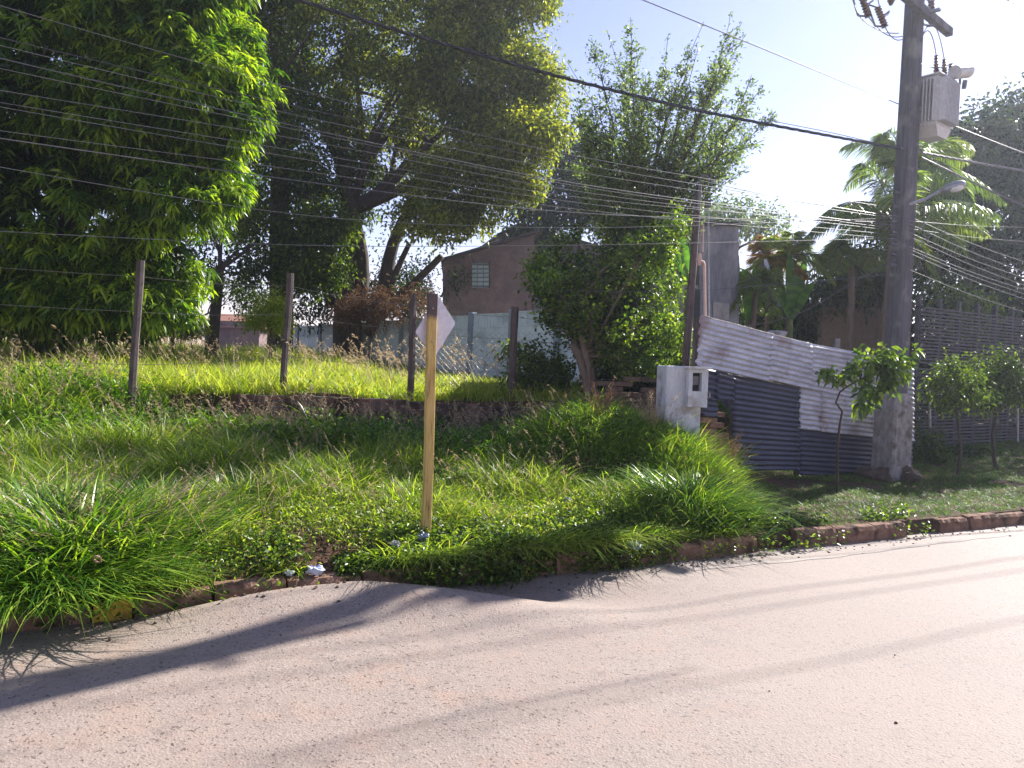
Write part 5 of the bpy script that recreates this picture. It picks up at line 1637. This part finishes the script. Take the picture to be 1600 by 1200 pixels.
# seed stalks (dry, pale)
def stalks(cs, hm, per=3, mat='grass_dry', name='dry_stalks', label='', wd=.006, sp=.5):
    n = len(cs) * per
    c = np.repeat(cs, per, 0) + rng.normal(0, .06, (len(cs) * per, 2))
    z = terr(c[:, 0], c[:, 1])
    h = hm * rng.uniform(.6, 1.2, n)
    az = rng.normal(2.6, 1.3, n)
    ln = rng.uniform(.05, sp, n); cu = rng.uniform(.1, .5, n)
    base = np.stack([c[:, 0], c[:, 1], z], 1)
    A = blade_mesh(base, h, np.full(n, wd), az, ln, cu, rng.random(n) * .7 + .2, 4)
    # plumes near the tip
    k = 10
    u = np.repeat(rng.uniform(.72, 1.0, n * k)[:, None], 1, 1)[:, 0]
    hh = np.repeat(h, k); az_ = np.repeat(az, k); lnn = np.repeat(ln, k); cc_ = np.repeat(cu, k)
    out = (lnn * u + cc_ * u * u) * hh
    pos = np.repeat(base, k, 0) + np.stack([np.cos(az_) * out, np.sin(az_) * out, hh * (u - .35 * cc_ * u * u)], 1)
    d = np.stack([np.cos(az_) * .8, np.sin(az_) * .8, np.full(n * k, .7)], 1) + rng.normal(0, .4, (n * k, 3))
    B = leaf_mesh('pl', pos, d, np.full(n * k, .05) * (hm / .6), wd * 1.6, rng.random(n * k) * .6 + .4, .2)
    V, F_, R_ = join([A, B])
    return tag(link(name, np_mesh(name, V, F_, R_), mat), label, 'dry grass', kind='stuff')
c = scatter(190, -12, .5, lambda x: yw(x) + .3, lambda x: yw(x) + 5.0, lambda x, y: (patch(x, y, .5, 4.) > .0) | (x < -4.5))
stalks(c, .72, 3, label='tall pale seed stalks standing over the terrace grass')
def inb(p0, p1):
    return lambda x, y: (x > p0[0]) & (x < p1[0]) & (y > p0[1]) & (y < p1[1])
c = np.stack([rng.uniform(-3.0, .3, 26), rng.uniform(11.2, 13.5, 26)], 1)
stalks(c, .92, 3, label='bent pale grass plumes in front of the concrete fence', name='grass_plumes', wd=.009, sp=.8)

# verge grass
vm = lambda x, y: (x - .25 * (y - 7) < 2.15)
hv = lambda x, y: (.55 + .65 * ss(kd(x, y), .3, 1.6)) * (1 - .35 * ss(y, yw(x) - 1.2, yw(x) - .1)) * (.8 + .5 * (np.sin(x * 3.1 + y) * np.sin(y * 2.7 - x) > .1)) * (1 - .55 * np.exp(-((x + 1.9) / .9) ** 2 - ((y - 5.6) / .6) ** 2)) * np.where(x < -2.6, 1.15, 1)
bare = lambda x, y: vm(x, y) & ~((np.abs(y - 7.95 - .08 * np.sin(x * 5)) < .17) & (x > -.2) & (x < 1.5)) & ((patch(x, y, 1.6, 1.) > -.28) | (kd(x, y) > 1.3)) & ~((kd(x, y) < .42) & (x > -2.0) & (x < -1.0) & (rng.random(len(x)) < .85))
c = scatter(7800, -7.2, 2.9, lambda x: yk(x) + .22, lambda x: yw(x) - .02, bare)
p1 = tufts(c, 13, .10, .22, .0115, .55, .8, -.04, 3, hv)
c = scatter(2600, -7.2, 2.6, lambda x: yk(x) + .25, lambda x: yk(x) + 1.9, bare)
p2 = tufts(c, 14, .05, .17, .006, .6, 1.0, .10, 3, hv)
n = 26000
k_ = rng.integers(0, len(c), n)
q = c[k_] + rng.normal(0, .12, (n, 2))
pos = np.stack([q[:, 0], q[:, 1], terr(q[:, 0], q[:, 1]) + rng.random(n) * .13], 1)
p3 = leaf_mesh('b', pos, rng.normal(0, 1, (n, 3)) + np.array([0, 0, .3]), rng.uniform(.03, .06, n), rng.uniform(.007, .018, n), rng.random(n) * .9, .2)
V, F_, R_ = join([p1, p2, p3])
tag(link('verge_grass', np_mesh('verge_grass', V, F_, R_), 'grass_verge'), 'unkempt mixed grass covering the roadside bank below the brick wall', 'grass', kind='stuff')
c = scatter(240, -6.5, 1.0, lambda x: yk(x) + .5, lambda x: yw(x) - .2, vm)
stalks(c, .42, 3, label='thin dry stalks scattered over the roadside bank', name='verge_stalks', wd=.004)
c = scatter(900, -6.5, 1.5, lambda x: yk(x) + .2, lambda x: yk(x) + 1.5, vm)
V, F_, R_ = tufts(c, 9, .09, .07, .006, 1.2, .8, 0, 3)
tag(link('dead_grass', np_mesh('dead_grass', V, F_, R_), 'leaf_dry'), 'matted dead brown grass near the kerb', 'dead grass', kind='stuff')

# tall ragged weeds along the foot of the wall
c = scatter(900, -6.5, 1.2, lambda x: yw(x) - 1.7, lambda x: yw(x) - .06, lambda x, y: vm(x, y) & (patch(x, y, 1.1, 12.) > -.12))
A = tufts(c, 12, .12, .40, .012, .45, .9, -.12, 4)
n = 12000
k_ = rng.integers(0, len(c), n)
q = c[k_] + rng.normal(0, .12, (n, 2))
pos = np.stack([q[:, 0], q[:, 1], terr(q[:, 0], q[:, 1]) + rng.random(n) * .32], 1)
B = leaf_mesh('b', pos, rng.normal(0, 1, (n, 3)) + np.array([0, 0, .3]), rng.uniform(.04, .10, n), rng.uniform(.014, .035, n), rng.random(n) * .8, .2)
V, F_, R_ = join([A, B])
tag(link('wall_weeds', np_mesh('wall_weeds', V, F_, R_), 'grass_lush'), 'tall ragged weeds in the shade along the foot of the brick wall', 'weeds', kind='stuff')
c = scatter(170, -6.5, 1.0, lambda x: yw(x) - 1.6, lambda x: yw(x) - .1, vm)
stalks(c, .60, 3, label='dry seed stalks standing among the weeds below the brick wall', name='weed_stalks', wd=.0045)

# lush mound grass
def mdens(x, y): return (np.exp(-((x - 1.2) / 1.05) ** 4 - ((y - 8.6) / .85) ** 4) > rng.random(len(x)) * .9) & vm(x, y) & ~((np.abs(y - 7.98 - .08 * np.sin(x * 5)) < .13) & (x > -.1) & (x < 1.5))
c = scatter(1150, -.8, 2.9, lambda x: yk(x) + .45, lambda x: yw(x) - .3, mdens)
A = tufts(c, 13, .11, .27, .0125, .65, 1.0, .04, 4)
n = 16000
k_ = rng.integers(0, len(c), n)
q = c[k_] + rng.normal(0, .09, (n, 2))
pos = np.stack([q[:, 0], q[:, 1], terr(q[:, 0], q[:, 1]) + rng.random(n) * .20], 1)
B = leaf_mesh('b', pos, rng.normal(0, 1, (n, 3)) + np.array([0, 0, .5]), rng.uniform(.04, .09, n), .014, rng.random(n), .2)
V, F_, R_ = join([A, B])
tag(link('mound_grass', np_mesh('mound_grass', V, F_, R_), 'grass_lush'), 'lush bright green grass over the mound beside the meter pillar', 'grass', kind='stuff')

# clumps that stand out as plants of their own
def clump(label, x, y, rad, n, hm, wd, lean, curl, mat='grass_lush', name='grass_clump', seg=5, bias=0., dryn=0):
    z = tz(x, y)
    root = empty(name, (x, y, z), label, 'grass clump')
    cs = np.stack([x + rad * np.clip(rng.normal(0, .55, n), -1.25, 1.25), y + rad * np.clip(rng.normal(0, .45, n), -1.1, 1.1)], 1)
    az = np.arctan2(cs[:, 1] - y, cs[:, 0] - x) + rng.normal(0, 1.25, n)
    rr = np.hypot(cs[:, 0] - x, cs[:, 1] - y) / rad
    base = np.stack([cs[:, 0], cs[:, 1], terr(cs[:, 0], cs[:, 1]) - .02], 1)
    h = hm * rng.uniform(.5, 1.15, n) * (1.1 - .35 * np.clip(rr, 0, 1.3))
    V, F_, R_ = blade_mesh(base, h, wd * rng.uniform(.6, 1.3, n), az, lean * (.3 + rr) * rng.uniform(.4, 1.2, n), curl * rng.uniform(.3, 1.3, n), np.clip(rng.random(n) + bias, 0, 1), seg)
    link('blades', np_mesh('blades', V, F_, R_), mat, root)
    if dryn:
        k = rng.choice(n, dryn + 60)
        dryn = dryn + 60
        V, F_, R_ = blade_mesh(base[k], h[k] * 1.1, np.full(dryn, wd * .8), az[k], lean * rng.uniform(.4, 1.2, dryn), curl * rng.uniform(.3, 1.0, dryn), rng.random(dryn), seg)
        link('dry_blades', np_mesh('dry_blades', V, F_, R_), 'grass_dry', root)
    return root
def at(px, Yd):
    q = P(px, 700, Yd); return q.x, q.y
x, y = at(120, 4.95)
clump('big coarse grass clump overhanging the kerb at the lower left', x, y, .55, 1900, .60, .019, .45, .9, dryn=130)
x, y = at(75, 4.47)
clump('grass clump drooping over the kerb left of the yellow kerb stone', x, y, .34, 1700, .46, .016, .7, 1.5, bias=-.1, dryn=0)
x, y = at(240, 5.5)
clump('coarse sunlit grass clump behind the biggest one at left', x, y, .45, 850, .50, .018, .45, .8, bias=.15, dryn=110)
x, y = at(20, 5.3)
clump('grass clump cut by the left edge of the photo', x, y, .45, 1000, .50, .012, .5, .9, bias=.05, dryn=60)
x, y = at(360, 6.3)
clump('loose straggly grass clump in the middle of the bank', x, y, .45, 700, .40, .010, .5, .8, bias=.1, dryn=80)
x, y = at(1085, 7.15)
clump('tall lush grass clump spilling over the kerb at the end of the bank', x, y, .42, 1700, .50, .0145, .55, 1.1)
x, y = at(1140, 7.3)
clump('grass clump arching towards the lawn at the end of the bank', x, y, .26, 500, .40, .014, .7, 1.2)
x, y = at(1010, 6.9)
clump('shorter lush grass clump left of the tallest one', x, y, .35, 500, .30, .012, .5, .9, bias=.08)
x, y = at(985, 8.7)
clump('grass clump with arching stems crowning the mound', x, y, .40, 520, .34, .012, .5, .9, bias=.12, dryn=40)
# palm seedling behind the sign
x, y = at(705, 7.4)
root = empty('palm_seedling', (x, y, tz(x, y)), 'young palm seedling spreading its narrow leaves behind the sign post', 'palm')
for k in range(9):
    pts, LP, LD, LL = frond_parts(Vector((x, y, tz(x, y))), k * .7 + .2, random.uniform(.6, 1.3), random.uniform(.35, .55), .35, nl=16, ll=.20, hang=.3)
    LP = np.array([tuple(p) for p in LP]); LD = np.array([tuple(p) for p in LD])
    V, F_, R_ = leaf_mesh('fr', LP, LD, np.array(LL), .011, rng.random(len(LP)) * .6 + .3, .2, long=True)
    link('frond', np_mesh('frond', V, F_, R_), 'palm_green', root)
# weeds with plumes before the pillar
for px, Yd, lb in ((935, 8.6, 'feathery weed with dark plumes left of the white pillar'), (1015, 8.5, 'feathery weed with pale plumes touching the white pillar'), (1135, 8.6, 'dry feathery weed in front of the gap in the tin fence')):
    x, y = at(px, Yd)
    z = tz(x, y)
    root = empty('feathery_weed', (x, y, z), lb, 'weed')
    n = 26
    az = rng.uniform(0, 6.28, n)
    base = np.stack([x + rng.normal(0, .05, n), y + rng.normal(0, .05, n), np.full(n, z)], 1)
    h = rng.uniform(.35, .62, n); ln = rng.uniform(.05, .35, n); cu = rng.uniform(.05, .3, n)
    A = blade_mesh(base, h, np.full(n, .006), az, ln, cu, rng.random(n), 4)
    k = 34
    u = rng.uniform(.45, 1.0, n * k)
    out = (np.repeat(ln, k) * u + np.repeat(cu, k) * u * u) * np.repeat(h, k)
    aa = np.repeat(az, k)
    pos = np.repeat(base, k, 0) + np.stack([np.cos(aa) * out, np.sin(aa) * out, np.repeat(h, k) * (u - .1 * u * u)], 1) + rng.normal(0, .008, (n * k, 3))
    B = leaf_mesh('x', pos, rng.normal(0, .7, (n * k, 3)) + np.array([0, 0, .8]), np.full(n * k, .035), .006, rng.random(n * k), .1)
    V, F_, R_ = join([A, B])
    link('plumes', np_mesh('plumes', V, F_, R_), 'leaf_dry' if px != 1015 else 'grass_dry', root)

# grass hanging over the kerb face
cs = []
while len(cs) < 420:
    s_ = random.uniform(-.6, 5.5)
    if 1.7 < s_ < 2.2 and random.random() < .8: continue
    if noise.noise(Vector((s_ * 1.9, 5, 1))) + (.45 if 2.2 < s_ < 4.2 else 0) > random.uniform(-.35, .45):
        p = ks(s_, random.uniform(.10, .22), 0); cs.append((p.x, p.y))
cs = np.array(cs); n = len(cs) * 7
c = np.repeat(cs, 7, 0) + rng.normal(0, .02, (n, 2))
az = np.full(n, math.atan2(-KN.y, -KN.x)) + rng.normal(0, .7, n)
V, F_, R_ = blade_mesh(np.stack([c[:, 0], c[:, 1], np.full(n, .13)], 1), rng.uniform(.06, .20, n) * (1 + .7 * ((c[:, 0] > -.9) & (c[:, 0] < 1.2))), np.full(n, .010), az, rng.uniform(.1, .9, n), rng.uniform(.4, 1.7, n), rng.random(n) * .8, 4)
tag(link('kerb_grass', np_mesh('kerb_grass', V, F_, R_), 'grass_verge'), 'short grass hanging over the top of the kerb stones', 'grass', kind='stuff')

# broadleaf creepers along the kerb
def cover(cs, per, rad, L, mat, name, label, hmax=.12, W=.7, kind='stuff'):
    n = len(cs) * per
    c = np.repeat(cs, per, 0) + rng.normal(0, rad, (n, 2))
    z = terr(c[:, 0], c[:, 1])
    over = kd(c[:, 0], c[:, 1]) < .13
    keep = ~over | (rng.random(n) < .35 + .5 * ((c[:, 0] > -1.0) & (c[:, 0] < 1.0)))
    c = c[keep]; z = z[keep]; over = over[keep]; n = len(c)
    zz = np.where(over, .14 - rng.random(n) * .13, z + rng.random(n) * hmax)
    pos = np.stack([c[:, 0], c[:, 1], zz], 1)
    # leaves hanging over the kerb stay on its road side
    d = kd(c[:, 0], c[:, 1])
    push = np.where(over, np.minimum(0, -.012 - rng.random(n) * .06 - d), 0)
    pos[:, 0] += push * KN.x * (d > -.1); pos[:, 1] += push * KN.y * (d > -.1)
    V, F_, R_ = leaf_mesh(name, pos, rng.normal(0, 1, (n, 3)) * np.array([1, 1, .5]) + np.array([0, 0, .15]), L * rng.uniform(.5, 1.2, n), L * W * rng.uniform(.7, 1.1, n), rng.random(n), .1)
    return tag(link(name, np_mesh(name, V, F_, R_), mat), label, 'ground cover', kind=kind)
cs = []
while len(cs) < 900:
    s_ = random.uniform(.2, 5.6); d_ = random.uniform(.06, .65)
    if noise.noise(Vector((s_ * 1.3, 0, 3))) + .35 > random.random() * .6 + (.8 if 1.75 < s_ < 2.25 else 0) - (.3 if 2.4 < s_ < 4.4 else 0) + d_ * .2:
        p = ks(s_, d_, 0); cs.append((p.x, p.y))
cover(np.array(cs), 13, .05, .042, 'leaf_lush', 'creeper', 'small leaved creeping weeds spilling over the kerb', .11)
cs = [(ks(random.uniform(.3, 6), random.uniform(.1, 1.2), 0)) for _ in range(380)]
cover(np.array([(p.x, p.y) for p in cs]), 8, .07, .035, 'leaf_dry', 'leaf_litter', 'dead brown leaves and scraps on the soil behind the kerb', .05)
# thick leafy weeds bulging over the kerb between the sign and the lush clump
LP, LR = [], []
for _ in range(15000):
    s_ = random.uniform(1.9, 4.75)
    env = .55 + .75 * noise.noise(Vector((s_ * 2.1, 7, 2))) + .35 * math.sin((s_ - 1.9) / 2.85 * math.pi)
    env = max(.12, min(1.15, env))
    a_ = random.uniform(0, math.pi); rr = random.random() ** .4
    d_ = .20 + math.cos(a_) * .30 * rr * env; z_ = .10 + math.sin(a_) * .22 * rr * env - (.16 * env * random.random() if d_ < .02 else 0)
    p = ks(s_, d_, max(.012, z_)); LP.append(tuple(p)); LR.append(random.random() * (.35 + .65 * rr))
LP = np.array(LP); n = len(LP)
V, F_, R_ = leaf_mesh('w', LP, rng.normal(0, 1, (n, 3)) * np.array([1, 1, .6]) + np.array([-.2, -.35, .1]), rng.uniform(.022, .055, n), rng.uniform(.012, .032, n), np.array(LR), .25)
tag(link('leafy_weeds', np_mesh('leafy_weeds', V, F_, R_), 'leaf_lush'), 'thick small leaved weeds bulging over the kerb right of the sign', 'ground cover', kind='stuff')
# weeds in the kerb gaps at right
cs = []
for g0, g1 in gaps + [(s_of(1240), s_of(1300))]:
    for _ in range(34):
        p = ks(random.uniform(g0 - .1, g1 + .1), random.uniform(.0, .35), 0); cs.append((p.x, p.y))
cover(np.array(cs), 14, .05, .045, 'leaf_lush', 'kerb_weeds', 'small weeds filling the gaps between kerb stones at the right', .12)

# lawn at right
lm = lambda x, y: (x - .25 * (y - 7) > 1.9)
c = scatter(15000, 1.9, 13, lambda x: yk(x) + .2, lambda x: yk(x) + 5.5, lambda x, y: lm(x, y) & (patch(x, y, 1.3, 8.) > -.33))
V, F_, R_ = tufts(c, 7, .06, .060, .007, .8, .9, 0, 3)
tag(link('lawn_grass', np_mesh('lawn_grass', V, F_, R_), 'lawn'), 'short shaded lawn between the kerb and the tin fence', 'lawn', kind='stuff')

# ================================================================== SMALL THINGS
def crumple(name, px, py, z, size, mat, label, cat='litter', flat=.5):
    g = G(px, py, z)
    bm = MB()
    n1, n2 = 8, 12
    sd = Vector((random.random() * 50,) * 3)
    vs = []
    for i in range(n1 + 1):
        th = math.pi * i / n1
        for j in range(n2):
            ph = 2 * math.pi * j / n2
            d = Vector((math.sin(th) * math.cos(ph), math.sin(th) * math.sin(ph), math.cos(th)))
            q = 1 + .9 * noise.noise(d * 2.6 + sd) + .3 * noise.noise(d * 7 + sd)
            vs.append(g + Vector((d.x * size, d.y * size * .8, d.z * size * flat)) * 1 + d * size * (q - 1) * .7)
    fs = [(i * n2 + j, i * n2 + (j + 1) % n2, (i + 1) * n2 + (j + 1) % n2, (i + 1) * n2 + j) for i in range(n1) for j in range(n2)]
    bm.add(vs, fs)
    return tag(bm.build(name, mat), label, cat)
crumple('plastic_bag', 492, 890, .18, .055, 'plastic_white', 'crumpled white and blue plastic bag on bare soil behind the kerb')
crumple('plastic_bag', 662, 838, .30, .045, 'plastic_blue', 'dark blue scrap of plastic at the foot of the sign post')
crumple('paper_scrap', 618, 850, .27, .036, 'paper', 'dirty white paper scrap left of the sign post')
crumple('paper_scrap', 756, 808, .30, .04, 'paper', 'dirty white paper scrap in the grass right of the sign post')
crumple('plastic_bag', 992, 852, .20, .05, 'plastic_blue', 'grey plastic scrap beside the kerb under the lush clump')
crumple('paper_scrap', 452, 895, .17, .03, 'plastic_white', 'small white scrap of paper left of the plastic bag')
crumple('paper_scrap', 888, 782, .36, .04, 'paper', 'pale crumpled rag in the grass at the foot of the mound')
crumple('stone', 1228, 800, .18, .05, 'concrete_light', 'pale stone lying at the edge of the lawn', 'stone')
crumple('stone', 1243, 805, .16, .07, 'rubble', 'brown clod of earth at the edge of the lawn', 'stone')
mb = MB()
g = P(152, 874, 4.3)
ring = [g + Vector((math.cos(a) * .020, -.01 * math.sin(a), math.sin(a) * .020)) for a in np.linspace(0, 6.283, 15)]
mb.tube(ring, .006, 6, False)
tag(mb.build('clay_ring', 'clay', smooth=True), 'small clay coloured ring caught in the big grass clump', 'ring')
# gravel and grit along the kerb
mb = MB()
for k in range(420):
    s_ = random.uniform(0, 13); d_ = -abs(random.gauss(0, .12)) - .01
    p = ks(s_, d_, 0); r_ = random.uniform(.003, .011)
    p.z = float(roadz(p.x, p.y)) + r_ * .3
    boulder(mb, p, (r_ * 1.2, r_, r_ * .7)) if k % 1 == 0 else None
tag(mb.build('grit', 'rubble', smooth=True), 'loose grit and pebbles in the gutter along the kerb', 'gravel', kind='stuff')
mb = MB()
for (px, py, r_) in ((1398, 1024, .005), (1400, 1130, .007), (1083, 1085, .004), (1202, 1080, .004)):
    g = G(px, py); boulder(mb, (g.x, g.y, r_ * .4), (r_ * 1.2, r_, r_ * .7))
tag(mb.build('pebbles', 'rubble', smooth=True), 'a few dark pebbles scattered on the open road', 'pebbles', kind='stuff')
mb = MB(); a = G(972, 1055); b_ = G(984, 1057); a.z = b_.z = .006
mb.tube([a, b_], .004, 5); tag(mb.build('twig', 'bark'), 'short dark twig lying on the road', 'twig')
# ---- haze volume added to lift the darks like lens glare
mb = MB()
m, t = new_mat('veil_air')
pv = N(t, 'ShaderNodeVolumePrincipled')
pv.inputs['Color'].default_value = (.80, .86, 1.0, 1)
pv.inputs['Density'].default_value = 0.0013
pv.inputs['Anisotropy'].default_value = 0.68
o_ = N(t, 'ShaderNodeOutputMaterial'); t.links.new(pv.outputs[0], o_.inputs['Volume'])
MATS['veil_air'] = m
mb.box((10, 190, 9), (230, 480, 22))
tag(mb.build('haze', 'veil_air'), 'thin bluish haze volume added to imitate lens glare', 'haze', kind='stuff')

def prj(v):
    q = CROT.transposed() @ (Vector(v) - Vector((0, 0, CAMZ)))
    return round(800 + F * q.x / -q.z), round(600 - F * q.y / -q.z)
for nm_, v in (('trafo', TP(0, 0, Ht / 2)), ('poletop', pole_at(0))):
    k = v.z / sun_vec.z
    print('shadow', nm_, prj(v - sun_vec * k))
print('all done')
